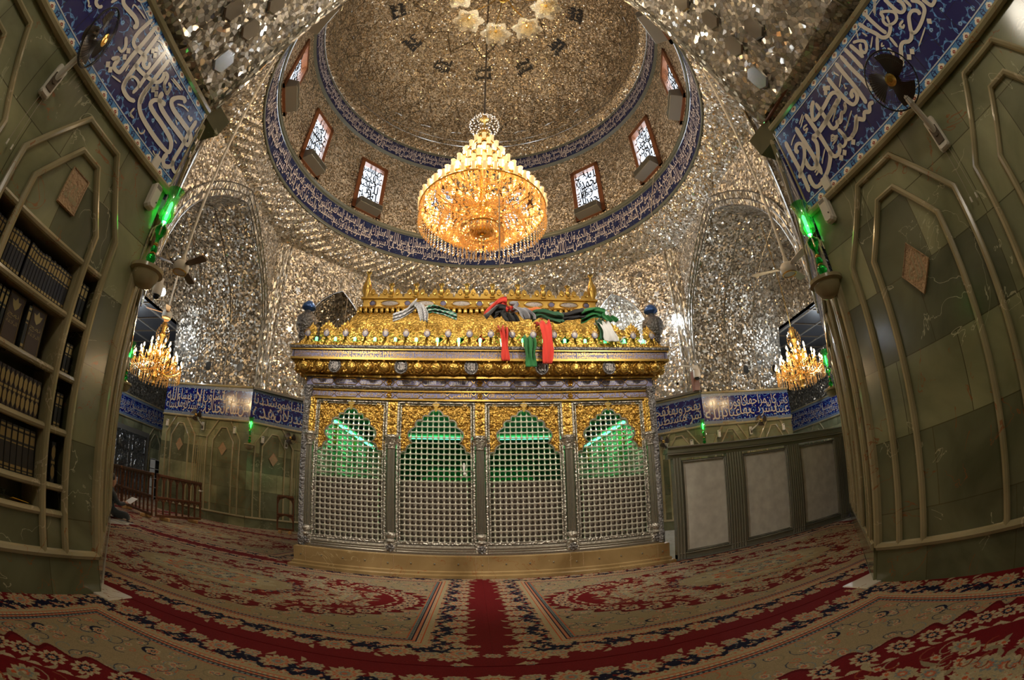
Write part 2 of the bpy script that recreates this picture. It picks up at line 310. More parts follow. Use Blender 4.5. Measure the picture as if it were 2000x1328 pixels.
# ---------------------------------------------------------------- painted patterns (woven carpet, glazed tile), drawn stroke by stroke into arrays
def c8(*c): return np.array(c)/255.
def make_img(name, A):
    h, w = A.shape[:2]; im = bpy.data.images.new(name, w, h); px = np.ones((h, w, 4), np.float32); px[..., :3] = np.clip(A, 0, 1); im.pixels.foreach_set(px.ravel()); im.update(); im.pack(); return im
class Paint:
    def __init__(s, w, h, res, bg): s.r = res; s.A = np.tile(np.array(bg, float), (int(h*res), int(w*res), 1))
    def win(s, x, y, R):
        H, Wd = s.A.shape[:2]; r = s.r; a = max(0, int((x-R)*r)); b = min(Wd, int((x+R)*r)+2); c = max(0, int((y-R)*r)); d = min(H, int((y+R)*r)+2)
        if a >= b or c >= d: return None
        X, Y = np.meshgrid((np.arange(a, b)+.5)/r-x, (np.arange(c, d)+.5)/r-y); return s.A[c:d, a:b], X, Y
    def flower(s, x, y, R, n=8, rot=0, cols=(), sharp=.32):
        w = s.win(x, y, R*1.05)
        if w is None: return
        A, X, Y = w; th = np.arctan2(Y, X)+rot; d = np.hypot(X, Y); edge = R*(1-sharp+sharp*np.abs(np.cos(th*n/2))**.8+.05*np.cos(th*n*2.5))
        for f, c in cols: A[d < edge*f] = c
    def stroke(s, pts, wd, col):
        pts = np.array(pts, float)
        for i in range(len(pts)-1):
            a, b = pts[i], pts[i+1]; m = (a+b)/2; w = s.win(m[0], m[1], np.hypot(*(b-a))/2+wd)
            if w is None: continue
            A, X, Y = w; X = X+m[0]-a[0]; Y = Y+m[1]-a[1]; d = b-a; L = d@d+1e-12; t = np.clip((X*d[0]+Y*d[1])/L, 0, 1); A[np.hypot(X-t*d[0], Y-t*d[1]) < wd/2] = col
    def leaf(s, x, y, L, ang, col, wd=.35):
        w = s.win(x, y, L)
        if w is None: return
        A, X, Y = w; u = X*cos(ang)+Y*sin(ang); v = -X*sin(ang)+Y*cos(ang); t = u/L; A[(t > 0) & (t < 1) & (np.abs(v-.18*L*np.sin(pi*np.clip(t,0,1))) < wd*L*np.sin(pi*np.clip(t, 0, 1))*.5)] = col
RED = c8(118,22,28); BEI = c8(182,168,134); NAV = c8(22,26,52); SAL = c8(206,112,80); GRB = c8(132,144,142); CRM = c8(194,182,150); DRD = c8(96,16,22); ORG = c8(206,96,58)
PAL = [(1,DRD),(.95,BEI),(.70,CRM),(.60,SAL),(.45,BEI),(.30,GRB),(.16,SAL)]; PAL2 = [(1,CRM),(.72,SAL),(.5,CRM),(.34,NAV),(.2,BEI)]; PAL3 = [(1,BEI),(.6,GRB),(.4,SAL),(.2,CRM)]; PALN = [(1,CRM),(.74,BEI),(.62,SAL),(.52,NAV),(.30,CRM),(.16,SAL)]
CW, CH = 6.2, 3.9                                      # size of one carpet
def carpet_image():
    P = Paint(CW/2, CH/2, 210, RED); A = P.A; H, Wd = A.shape[:2]; X, Y = np.meshgrid((np.arange(Wd)+.5)/210, (np.arange(H)+.5)/210); d = np.minimum(X, Y)
    rs = np.random.RandomState(4)
    for horiz in (0, 1):                               # main border: palmettes and dark vines on red
        n = 7 if horiz else 4; L = (CW if horiz else CH)/2
        def q(t, e): return (t, e) if horiz else (e, t)
        st = (L-.2)/n
        for t in np.arange(.1, L, .05): P.flower(*q(t, .425), .032, 6, rs.rand(), [(1, BEI), (.4, SAL)], .4)
        for k in range(n+1):
            t = .20+k*st
            P.flower(*q(t+st*.28, .345), .075, 6, rs.rand(), PAL2, .42); P.flower(*q(t+st*.72, .355), .07, 7, rs.rand(), PAL3, .45); P.flower(*q(t+st*.5, .24), .075, 7, rs.rand(), PAL3, .4)
            P.flower(*q(t, .265), .125, 11, rs.rand(), PAL, .36); P.flower(*q(t+st*.5, .40), .05, 6, 0, PAL2, .4)
            for e in (-1, 1): P.leaf(*q(t+e*.12, .19), .10, rs.uniform(0, 6.28), BEI); P.flower(*q(t+e*.18, .21), .045, 6, 0, PAL3, .4)
            for a, b, e0, e1 in ((.10,.44,.37,.28),(.56,.90,.29,.38),(.34,.66,.40,.33)):
                pts = [q(t+st*(a+(b-a)*i/7), e0+(e1-e0)*i/7+.025*sin(i*1.3)) for i in range(8)]; P.stroke(pts, .026, NAV)
                for i in range(8): P.leaf(pts[i][0], pts[i][1], .055, rs.uniform(0, 6.28), NAV, .5)
    for a, b, c in ((.44,.475,BEI),(.475,.485,ORG),(.485,.515,CRM),(.515,.522,NAV),(.522,.55,SAL),(.55,.558,NAV),(.558,.585,GRB*.9+BEI*.1),(.585,.597,ORG)): A[(d >= a) & (d < b)] = c
    for t in np.arange(.5, 3.2, .035):
        for e, c in ((.50, SAL), (.536, BEI), (.571, NAV)):
            for q in ((t, e), (e, t)):
                if min(q) > e-.001: P.flower(q[0], q[1], .009, 4, t*9, [(1, c)])
    fld = d >= .597; A[fld] = c8(164,148,116)
    inside = lambda x, y: min(x, y) > .62
    for _ in range(420):                               # pale scrollwork corners
        x, y = rs.uniform(.6, 3.1), rs.uniform(.6, 1.95)
        if not inside(x, y): continue
        a0 = rs.uniform(0, 6.28); r = rs.uniform(.03, .08); P.stroke([(x+r*(1-i/14)*cos(a0+i*.55), y+r*(1-i/14)*sin(a0+i*.55)) for i in range(10)], .007, [SAL, GRB, BEI*.8, NAV*.6+GRB*.4][rs.randint(4)])
        if rs.rand() < .5: P.flower(x, y, rs.uniform(.018, .035), 6, a0, [(1, CRM), (.6, SAL), (.3, GRB)], .4)
    for x, y in ((.85,.80),(1.25,.72),(.72,1.2)): P.stroke([(x+.07*cos(1+i*.4), y+.045*sin(1+i*.4)) for i in range(9)], .022, NAV); P.flower(x, y, .05, 7, 0, PAL2)
    ex, ey = CW/2, CH/2; ax, ay = 2.52, 1.18
    th = np.arctan2((Y-ey)/ay, (X-ex)/ax); rr = np.hypot((X-ex)/ax, (Y-ey)/ay); lim = 1+.022*np.cos(44*th); med = (rr < lim) & fld; A[med] = RED
    A[(rr > lim-.012) & (rr < lim+.006) & fld] = DRD
    for k in range(13):
        a = pi+(k+.5)*pi/2/13; x, y = ex+ax*.94*cos(a), ey+ay*.93*sin(a); P.flower(x, y, .088, 9, a, PALN, .38); 
        x, y = ex+ax*.87*cos(a+.05), ey+ay*.83*sin(a+.05); P.leaf(x, y, .10, a+1.2, BEI); P.leaf(x, y, .10, a-1.2, CRM)
    for _ in range(330):                               # flowers and curled leaves on the red field
        a = rs.uniform(pi, 1.5*pi); r = math.sqrt(rs.uniform(.12, .68)); x, y = ex+ax*r*cos(a), ey+ay*r*sin(a); k = rs.rand()
        if k < .25: P.flower(x, y, rs.uniform(.05, .10), 8, a, PAL3, .4)
        elif k < .62: P.leaf(x, y, rs.uniform(.08, .16), rs.uniform(0, 6.28), [BEI, CRM, BEI*.85][rs.randint(3)], .3)
        elif k < .85: P.stroke([(x+(.09-.006*i)*cos(a+i*.5), y+(.05-.003*i)*sin(a+i*.5)) for i in range(11)], .010, [ORG*.75, SAL*.7, BEI*.9][rs.randint(3)])
        else: P.flower(x, y, .035, 6, a, [(1, CRM), (.5, ORG)], .45)
    th2 = np.arctan2((Y-ey)/.56, (X-ex)/1.12); r2 = np.hypot((X-ex)/1.12, (Y-ey)/.56); lim2 = .86+.14*np.abs(np.cos(6*th2)); core = (r2 < lim2); A[core] = c8(170,154,118)
    for f, c in ((.80, BEI), (.62, CRM), (.58, ORG), (.53, c8(170,154,118)), (.30, GRB), (.26, CRM)): A[r2 < lim2*f] = c
    for k in range(40):
        a = rs.uniform(pi, 1.5*pi); r = rs.uniform(.1, .95); P.flower(ex+1.05*r*cos(a), ey+.52*r*sin(a), .035, 6, a, [(1, [GRB, SAL, CRM, NAV*.5+GRB*.5][k % 4]), (.5, BEI)], .4)
    for k in range(9):
        a = pi+k*pi/16; P.flower(ex+1.14*cos(a), ey+.58*sin(a), .055, 7, a, [(1, NAV*.7+GRB*.3), (.6, BEI), (.3, SAL)], .45)
    q = np.concatenate([A, A[:, ::-1]], 1); A = np.concatenate([q, q[::-1]], 0)
    return A*.82*(.92+.16*npr.rand(*A.shape[:2], 1))
IM_CARPET = make_img('carpet_weave', carpet_image())
def tile_image():
    P = Paint(1.6, 1.0, 300, c8(20,22,104)); rs = np.random.RandomState(3); LB = c8(96,150,214)
    P.A *= (.85+.3*rs.rand(*P.A.shape[:2])[..., None]*.4)
    for gx in range(7):
        for gy in range(4):
            x, y = .12+gx*.235+rs.uniform(-.03,.03), .13+gy*.25+rs.uniform(-.03,.03); s = 1 if (gx+gy) % 2 else -1; a0 = rs.uniform(0, 6.28)
            pts = [(x+(.115-.0055*i)*cos(a0+s*i*.36), y+(.115-.0055*i)*sin(a0+s*i*.36)) for i in range(18)]; P.stroke(pts, .008, LB)
            for i in range(2, 17, 3): P.leaf(*pts[i], .062, a0+s*i*.36+s*2.2, LB, .34); P.leaf(*pts[i], .05, a0+s*i*.36-s*.6, LB*.8, .34)
            P.flower(*pts[-1], .022, 5, a0, [(1, c8(150,190,230)), (.45, LB*.7)], .3)
    for t in np.arange(0, 1.6, .2667): P.stroke([(t, 0), (t, 1)], .004, c8(10,10,50))
    for t in (.333, .667): P.stroke([(0, t), (1.6, t)], .004, c8(10,10,50))
    return P.A
def border_image():                                    # one repeat .20 wide, .15 high
    P = Paint(.20, .15, 800, c8(84,140,196)); NB = c8(18,26,90)
    for y, w, c in ((.006,.012,c8(170,190,205)),(.022,.007,NB),(.142,.012,c8(205,205,200)),(.128,.007,NB)): P.stroke([(-.1, y), (.3, y)], w, c)
    for x in (0, .2): P.flower(x, .075, .044, 4, .0, [(1, c8(222,218,205)), (.78, c8(236,230,214)), (.40, c8(120,24,24)), (.16, c8(230,200,160))], .22)
    for dx in (-1, 1):
        P.stroke([(.1+dx*.022*cos(t*.5), .075+dx*.012+.036*sin(t*.5)) for t in range(14)], .008, NB); P.leaf(.1+dx*.02, .075, .04, dx*1.1, NB)
    return P.A
IM_TILE = make_img('glazed_tile', tile_image()); IM_BORDER = make_img('tile_border', border_image())
def img_mat(name, im, rough, spec=.5):
    m = new_mat(name, (1,1,1), rough, 0, spec); t = nd(m, 'TexImage', {0: nd(m, 'TexCoord').outputs['UV']}); t.image = im; lk(m, t.outputs[0], B(m).inputs['Base Color']); return m
M['carpet'] = img_mat('carpet_pile', IM_CARPET, .95, .1); M['tile'] = img_mat('cobalt_tile', IM_TILE, .18); M['tile_border'] = img_mat('blue_border_tile', IM_BORDER, .18)
m = M['carpet']; bump(m, nd(m, 'TexNoise', {0: pos(m), 'Scale': 160, 'Detail': 2}).outputs[0], .5, .006)
# ---------------------------------------------------------------- floor and carpets
mb = MB(); mb.box((-15, -3.4, -.12), (15, 19.6, 0)); mb.build('floor', M['marble'], kind='structure')
def carpet(x0, x1, y0, y1, label, z=.014, rot=False, poly=None):
    mb = MB(); mb.prism(poly or [(x0,y0),(x1,y0),(x1,y1),(x0,y1)], .001, z)
    uvf = (lambda c: np.column_stack([(c[:,1]-y0)/(y1-y0), (c[:,0]-x0)/(x1-x0)])) if rot else (lambda c: np.column_stack([(c[:,0]-x0)/(x1-x0), (c[:,1]-y0)/(y1-y0)]))
    tag(mb.build('carpet', M['carpet'], uv=uvf), label, 'carpet', 'red floral carpets')
carpet(-6.12, .0945, 2.645, 6.52, 'red carpet with beige medallion in front of the shrine, left of the centre seam', poly=[(-2.9,2.645),(.0945,2.645),(.0945,6.25),(-2.70,6.25),(-2.70,6.52),(-6.12,6.52),(-6.12,5.86)])
carpet(.0955, 6.32, 2.645, 6.40, 'red carpet with beige medallion in front of the shrine and the white partition', poly=[(.0955,2.645),(3.11,2.645),(6.32,5.82),(6.32,6.28),(2.9,6.28),(2.9,6.25),(.0955,6.25)])
carpet(-2.93, 3.10, -1.32, 2.635, 'red floral carpet nearest the camera between the two onyx piers', poly=[(-2.99,-1.32),(3.24,-1.32),(2.92,2.42),(2.92,2.635),(-2.72,2.635),(-2.72,2.42)])
carpet(-9.0, -2.75, 6.53, 10.45, 'red carpet with oval medallion left of the shrine beside the wooden barrier')
carpet(-9.0, -2.75, 10.46, 14.3, 'red carpet at the foot of the far left onyx pier', poly=[(-9,10.46),(-2.75,10.46),(-2.75,14.3),(-4.05,14.3),(-6.45,11.86),(-9,11.86)])
carpet(-13.9, -9.01, 4.2, 10.4, 'red carpet behind the wooden barrier in the left side bay', rot=True, poly=[(-13.9,4.2),(-10.05,4.2),(-10.05,6.25),(-9.01,6.25),(-9.01,10.4),(-13.9,10.4)])
carpet(-13.9, -9.01, 10.41, 16.6, 'red carpet in front of the silver door at far left', rot=True, poly=[(-13.85,10.41),(-9.01,10.41),(-9.01,11.86),(-10.05,11.86),(-10.05,16.6),(-13.85,16.6)])
# ---------------------------------------------------------------- onyx dados with tile friezes
PH = pi/4
OC = dict(nl=(-2.75,2.45), ll=(-6.5,6.2), lf=(-6.5,11.9), bl=(-2.75,15.65), br=(2.95,15.65), rf=(6.7,11.9), rn=(6.7,6.2), nr=(2.95,2.45))
def arch_mould(mb, c, zb=.31, ow=.62, zk=2.5, zt=3.06, r=.03, flat=.22):
    mb.tube([(c-ow,zb,.012),(c-ow,zk,.012),(c-flat,zt,.012),(c+flat,zt,.012),(c+ow,zk,.012),(c+ow,zb,.012)], r, 8)
def dado(name, p, ang, S, zf0, zf1, arches=(), flutes=(), flip=False, words=(), holes=None, plaques=(), inner=True, s0=0, tilt=None, trim=.034, zoff=0, far=True):
    F = frame(p, ang, 0, flip); mb = MB(); mb.m = F; uvf = lambda c: np.column_stack([(c[:,0]-p[0])*cos(ang)+(c[:,1]-p[1])*sin(ang), c[:,2]])
    for a, b, c, d in (holes or [(s0, S, .28, zf0)]): mb.quad((a,c,0),(b,c,0),(b,d,0),(a,d,0))
    mb.box((s0,0,-.1),(S,.29,.015))
    root = mb.build(name, M['onyx'], uv=uvf, kind='structure')
    def child(nm, mat, fn, par=root, uv=None, sm=True):
        b = MB(); b.m = F; fn(b); return b.build(nm, mat, par, sm, uv)
    child('skirting_rail', M['onyx_trim'], lambda b: b.tube([(s0,.30,.012),(S,.30,.012)], trim, 8))
    for c in arches:
        child('panel_moulding', M['onyx_trim'], lambda b: arch_mould(b, c, zt=3.06+zoff, zk=2.5+zoff))
        if inner: child('panel_moulding', M['onyx_trim'], lambda b: arch_mould(b, c, ow=.38, zk=2.43+zoff, zt=2.83+zoff, flat=.10))
    for c in flutes:
        for dx in (-.17, -.085, 0, .085, .17): child('flute', M['onyx_trim'], lambda b: b.tube([(c+dx,.32,.004),(c+dx,2.42-abs(dx)*.3,.004)], .016, 6))
        child('panel_moulding', M['onyx_trim'], lambda b: b.tube([(c-.24,.31,.01),(c-.24,2.5,.01),(c+.24,2.5,.01),(c+.24,.31,.01)], .022, 6))
    for c, z, kind in plaques:
        def pq(b):
            n = 4; R = .20 if kind == 'd' else .16
            pts = [(c+R*.72*cos(pi/2+i*2*pi/n), z+R*sin(pi/2+i*2*pi/n)) for i in range(n)] if kind == 'd' else [(c-.10,z-.14),(c+.10,z-.14),(c+.10,z+.14),(c-.10,z+.14)]
            b.prism(pts, 0, .025); 
            b.tube([(x,y,.025) for x,y in pts], .010, 5, True)
        q = child('carved_plaque', M['plaque'], pq, sm=False)
        child('carved_lettering', M['onyx_trim'], lambda b: put_text(b, 'الله' if kind == 'd' else 'محمد', c-.08, z-.09, .16, .18, .027), q)
    for z, r in ((zf0, trim*1.1), (zf1, trim*1.15)): child('frieze_rail', M['onyx_trim'], lambda b: b.tube([(s0,z,.03),(S,z,.03)], r, 8))
    bw = .125
    fr = child('tile_frieze', M['tile'], lambda b: b.box((s0,zf0+bw,-.02),(S,zf1-bw,.02)), uv=lambda c: uvf(c)*[1/1.6, 1]-[0, zf0], sm=False)
    for a, b_, fl in ((zf0, zf0+bw, 0), (zf1-bw, zf1, 1)):
        uvb = lambda c: np.column_stack([uvf(c)[:,0]/.20, (1-(c[:,2]-a)/bw) if fl else (c[:,2]-a)/bw])
        child('tile_border', M['grey_border' if far else 'tile_border'], lambda b: b.box((s0,a,-.02),(S,b_,.024)), fr, uvb, sm=False)
    if words:
        L = S-s0; h = zf1-zf0-2*bw
        def wr(b):
            for row, (y, hh) in zip(words, ((zf0+bw+h*.42, h*.56), (zf0+bw+h*.03, h*.58))): put_line(b, row, s0+.06, y, L-.12, hh, .025, gap=-.01, jig=h*.06)
        child('lettering', M['cream_script'], wr, fr, sm=False)
    return root, F, child, fr, uvf
# the two piers beside the camera, their lettering traced as pen strokes along the wall (distance from the pier edge, height, half width)
RST=[[.094,4.013,.028,.093,3.84,.027,.101,3.669,.026,.105,3.523,.026,.1,3.363,.026],[.19,3.783,.02,.17,3.83,.025,.207,3.867,.025,.257,3.848,.018,.279,3.792,.023,.258,3.734,.025,.199,3.664,.025,.109,3.605,.025,.052,3.563,.025],[.261,3.971,.009,.189,3.946,.009,.144,3.914,.009],[.304,4.029,.028,.318,3.804,.027,.333,3.6,.026,.33,3.402,.026],[.469,4.065,.009,.367,4.012,.009],[.477,4.041,.009,.364,3.974,.009],[.455,3.932,.01,.4,3.942,.012,.388,3.913,.008,.43,3.899,.011,.38,3.873,.012],[.219,3.678,.026,.219,3.591,.024,.248,3.533,.019,.308,3.522,.026,.379,3.578,.027,.428,3.652,.027,.443,3.713,.025,.427,3.786,.024],[.427,3.786,.026,.49,3.762,.029,.661,3.777,.03,.878,3.823,.029,.93,3.837,.029],[.496,4.039,.025,.509,3.867,.025,.523,3.675,.024,.529,3.527,.023,.551,3.444,.019,.603,3.427,.023,.642,3.45,.025,.666,3.499,.025],[.535,3.523,.026,.497,3.457,.026,.412,3.388,.025,.292,3.344,.024,.203,3.349,.019,.172,3.418,.024,.176,3.512,.026],[.666,3.499,.017,.689,3.446,.015,.739,3.453,.02,.764,3.501,.019,.758,3.548,.018,.745,3.615,.018],[.755,3.543,.02,.775,3.464,.017,.844,3.448,.021,.917,3.483,.022,.982,3.552,.022,.991,3.573,.022],[.667,3.611,.007,.637,3.622,.009,.632,3.59,.007,.697,3.578,.006,.669,3.552,.009,.596,3.542,.008],[.5,3.579,.009,.419,3.518,.009,.385,3.483,.009],[.258,3.477,.01,.301,3.485,.008,.302,3.457,.011,.256,3.445,.01],[.677,4.023,.023,.685,3.832,.023,.683,3.706,.022,.704,3.658,.018,.755,3.65,.023,.789,3.693,.024],[.789,3.693,.015,.791,3.648,.012,.83,3.65,.016,.878,3.702,.016,.901,3.689,.015,.937,3.708,.016,.955,3.752,.016],[.849,3.789,.009,.73,3.716,.009],[.981,3.638,.008,.808,3.541,.009],[.675,4.063,.028,.6,4.011,.028,.554,3.901,.02,.725,3.909,.026,.876,3.941,.025,.939,3.919,.02,.96,3.875,.023,.941,3.83,.025,.846,3.811,.025,.732,3.794,.025,.629,3.765,.026],[.794,3.678,.016,.83,3.676,.017,.876,3.708,.017,.898,3.688,.016,.943,3.707,.018,.968,3.759,.017],[.97,4.105,.024,.977,3.939,.023,.999,3.761,.022,1.034,3.668,.018,1.099,3.667,.024,1.138,3.721,.023,1.125,3.771,.019,1.083,3.757,.025,1.082,3.713,.023],[1.152,4.139,.024,1.156,3.955,.023,1.167,3.753,.022,1.167,3.649,.022,1.165,3.564,.022],[1.249,4.149,.023,1.256,3.952,.022,1.279,3.768,.022,1.289,3.608,.021],[1.337,4.16,.023,1.35,4.005,.022,1.359,3.83,.022],[1.414,4.128,.022,1.43,4.021,.022,1.444,3.905,.022],[1.233,3.517,.018,1.183,3.533,.021,1.142,3.486,.02,1.089,3.519,.02,1.043,3.475,.02,.985,3.525,.021,.909,3.466,.022,.815,3.449,.021],[1.125,3.987,.009,1.017,3.915,.009],[.984,3.633,.008,.799,3.544,.009],[1.066,4.082,.008,1.095,4.001,.007],[1.083,3.898,.007,1.068,3.849,.007,1.086,3.847,.007],[.855,3.787,.007,.743,3.723,.008],[1.353,3.666,.016,1.38,3.539,.015],[.683,3.586,.007,.636,3.612,.008,.61,3.577,.007,.694,3.563,.009,.602,3.541,.009],[1.788,4.223,.022,1.784,4.091,.021,1.793,3.951,.02,1.81,3.865,.02],[1.657,4.196,.022,1.681,4.078,.021,1.721,3.962,.021,1.742,3.878,.02,1.797,3.839,.02,1.867,3.857,.022,1.906,3.896,.023],[1.921,4.065,.016,1.983,4.008,.016,2.033,3.937,.017,2.01,3.878,.018,1.949,3.869,.016,1.881,3.91,.016,1.876,3.971,.018,1.909,4.005,.019,1.921,4.065,.018],[1.946,3.978,.014,1.909,3.906,.014],[2.065,4.122,.021,2.064,4.002,.021,2.068,3.91,.02,2.097,3.865,.018,2.144,3.868,.021,2.171,3.922,.021,2.16,3.994,.021],[2.216,3.942,.018,2.211,3.821,.017],[2.257,3.868,.02,2.304,3.787,.021,2.294,3.705,.022,2.222,3.664,.02,2.124,3.638,.02,2.041,3.636,.018,2.019,3.671,.021,2.067,3.736,.022,2.12,3.784,.021,2.185,3.788,.019,2.223,3.74,.021,2.212,3.7,.022],[2.019,3.671,.022,1.972,3.632,.022,1.924,3.631,.019,1.874,3.669,.02,1.823,3.659,.023,1.768,3.603,.023,1.705,3.524,.022],[2.355,3.786,.021,2.368,3.672,.02,2.421,3.662,.019,2.465,3.68,.02],[2.156,3.587,.008,1.967,3.523,.008],[1.993,4.21,.008,1.862,4.119,.008],[1.988,4.184,.008,1.851,4.088,.008],[1.674,3.972,.009,1.566,3.905,.009],[2.039,3.806,.013,1.978,3.804,.014,1.982,3.76,.012,2.017,3.775,.013],[1.705,3.844,.009,1.674,3.824,.008,1.703,3.807,.007],[1.459,4.113,.017,1.528,4.064,.016,1.567,4.006,.018,1.542,3.951,.019,1.49,3.926,.016,1.475,3.982,.019,1.515,4.036,.02],[1.593,4.18,.008,1.534,4.086,.008],[1.614,4.096,.008,1.632,4.019,.008],[1.711,3.931,.02,1.594,3.817,.02],[1.805,3.817,.015,1.797,3.684,.015],[1.709,3.761,.013,1.715,3.681,.014,1.658,3.628,.013,1.608,3.653,.011,1.605,3.68,.014,1.541,3.61,.014]]
RDT=[[.816,3.397],[.674,3.389],[.614,3.376],[.873,4.045],[.909,4.014],[.85,4.002],[2.232,3.59],[1.879,3.543],[1.818,3.532]]
LST=[[.842,3.904,.026,.856,3.736,.026,.827,3.635,.028,.737,3.58,.026,.544,3.564,.026,.37,3.566,.026,.222,3.59,.02,.227,3.662,.031,.291,3.706,.03,.467,3.719,.027,.625,3.715,.027,.713,3.732,.029,.697,3.807,.02,.615,3.867,.022,.556,3.88,.026],[.667,3.938,.029,.66,3.867,.03,.578,3.82,.029,.394,3.817,.028,.186,3.83,.029,.044,3.838,.023,.031,3.91,.034,.099,3.956,.032,.272,3.949,.03,.442,3.94,.03,.516,3.975,.031,.485,4.056,.021,.404,4.132,.025,.351,4.12,.033],[.087,4.129,.027,.099,3.956,.026,.099,3.76,.025,.11,3.579,.025,.076,3.524,.026,.015,3.518,.016,-.014,3.597,.022],[.218,3.572,.025,.236,3.502,.028,.19,3.46,.025,.117,3.505,.021,.103,3.585,.027],[.434,4.02,.009,.346,4.076,.01,.25,4.1,.011],[.228,4.064,.023,.168,4.058,.017,.168,4.099,.023],[.684,4.117,.009,.485,4.156,.01],[.675,4.144,.009,.47,4.181,.01],[.725,4.013,.019,.656,3.974,.018,.612,3.98,.015,.631,4.058,.019,.684,4.058,.018],[.698,3.466,.008,.635,3.455,.007,.604,3.49,.008,.61,3.518,.009],[.403,3.457,.009,.32,3.447,.006,.319,3.521,.009],[.346,3.894,.009,.288,3.872,.009],[.224,3.737,.008,.175,3.737,.008],[.021,4.103,.009,.035,4.016,.009],[.039,3.746,.008,.025,3.787,.008],[.854,3.525,.009,.842,3.482,.009,.793,3.487,.008],[1.331,4.262,.023,1.343,4.027,.023,1.311,3.929,.024,1.23,3.925,.021,1.093,3.968,.024,1.063,3.904,.025,.997,3.922,.018,1.007,3.992,.024],[1.239,4.269,.026,1.221,4.055,.025,1.221,3.823,.024,1.211,3.666,.022,1.23,3.616,.018,1.303,3.611,.024,1.316,3.693,.023,1.379,3.625,.017],[1.147,4.256,.026,1.124,3.982,.025,1.116,3.798,.024,1.098,3.61,.024,1.058,3.565,.024,.959,3.565,.021,.882,3.606,.018],[1.073,3.578,.017,1.101,3.65,.016,1.068,3.729,.012,.989,3.752,.017,.95,3.718,.018,.961,3.627,.016],[1.141,3.818,.022,1.04,3.835,.022,.917,3.875,.021,.806,3.931,.018,.774,4.014,.026,.797,4.089,.028],[.948,4.246,.023,.945,4.005,.022,.949,3.84,.022,.942,3.711,.021],[.847,4.222,.027,.848,3.966,.026,.846,3.75,.025,.82,3.631,.025],[.797,4.089,.02,.733,4.092,.023,.71,4.002,.022,.628,3.975,.015,.622,4.064,.02],[1.112,4.198,.007,1.061,4.234,.008,.997,4.24,.009],[1.261,3.542,.008,1.136,3.585,.008],[1.182,3.764,.007,1.17,3.688,.007],[.844,3.559,.01,.849,3.492,.01,.785,3.492,.009],[1.417,3.885,.021,1.345,3.824,.021,1.345,3.76,.014,1.407,3.752,.018],[1.741,4.049,.026,1.673,4.03,.024,1.488,4.079,.026,1.414,4.055,.028,1.431,4.004,.022],[1.937,3.789,.021,1.907,3.761,.02,1.857,3.769,.016,1.835,3.808,.016],[2.006,3.702,.009,1.96,3.695,.009,1.939,3.678,.008,1.919,3.702,.008],[1.802,3.907,.014,1.782,3.994,.015],[1.634,4.196,.011,1.572,4.231,.01,1.542,4.3,.011],[1.594,4.099,.01,1.601,4.139,.008,1.494,4.17,.009,1.393,4.186,.01],[1.48,4.28,.012,1.425,4.29,.013,1.45,4.23,.01],[1.29,4.266,.008,1.285,4.196,.008]]
LDT=[[.767,3.904],[.787,3.852],[.725,3.855],[1.075,4.083],[1.053,4.133],[1.02,4.08],[.792,3.852],[.766,3.902],[.728,3.856],[1.291,3.83],[1.278,3.759],[1.368,3.565],[1.312,3.559]]
def strokes(child, fr, sts, dts):
    def f(b):
        for t in sts: ribbon(b, t, .026)
        for x, y in dts: b.quad((x-.033,y,.027),(x,y-.036,.027),(x+.033,y,.027),(x,y+.036,.027))
    child('lettering', M['glaze'], f, fr, sm=False)
angL = math.atan2(-.9975, -.07); angR = math.atan2(-.9964, .085)
hl = [(0,.34,.28,3.3),(1.57,5.0,.28,3.3),(.34,1.57,2.30,3.3),(.34,1.57,.28,.56)]
rL, FL, chL, frL, _ = dado('wall_near_left', (-2.755,2.45), angL, 5.0, 3.31, 4.34, (), (), True, holes=hl, plaques=((.96,2.63,'r'),), zoff=.05, far=False)
strokes(chL, frL, LST, LDT)
for zt, zk, ow, c, fl, zb in ((3.14,2.58,.61,.95,.22,.31),(2.92,2.5,.395,.955,.11,.31),(3.14,2.58,.61,2.45,.22,.31),(2.92,2.5,.39,2.45,.11,.31),(3.14,2.58,.61,3.95,.22,.31)):
    chL('panel_moulding', M['onyx_trim'], lambda b: arch_mould(b, c, zb, ow, zk, zt, .032, fl))
rR, FR, chR, frR, _ = dado('wall_near_right', (2.955,2.42), angR, 5.0, 3.18, 4.27, (.85,2.35,3.85), (), False, plaques=((.84,2.19,'d'),), far=False)
strokes(chR, frR, RST, RDT)
for ch, z0 in ((chL, 3.3), (chR, 3.18)):
    ch('corner_moulding', M['onyx_trim'], lambda b: b.tube([(.0,.3,.0),(.0,2.52,.0)], .042, 8))
    ch('frieze_edge', M['onyx_trim'], lambda b: b.tube([(.0,z0,.02),(.0,z0+1.03,.02)], .012, 6))
    ch('ledge_strip', M['wood'], lambda b: b.tube([(.0,z0+1.20,.05),(4.9,z0+1.72,.05)], .02, 6))
    ch('upper_strip', M['mirror'], lambda b: b.quad((0,z0+1.0,-.02),(5,z0+1.0,-.02),(5,z0+1.9,-.02),(0,z0+1.9,-.02)), sm=False)
    ch('corner_corbel', M['onyx'], lambda b: b.loft([[(-.30,z0+.98,-.28),(.02,z0+.98,-.28),(.02,z0+.98,.02),(-.30,z0+.98,.02)],[(-.34,z0+1.22,-.34),(.05,z0+1.22,-.34),(.05,z0+1.22,.06),(-.34,z0+1.22,.06)]], True, True), sm=False)
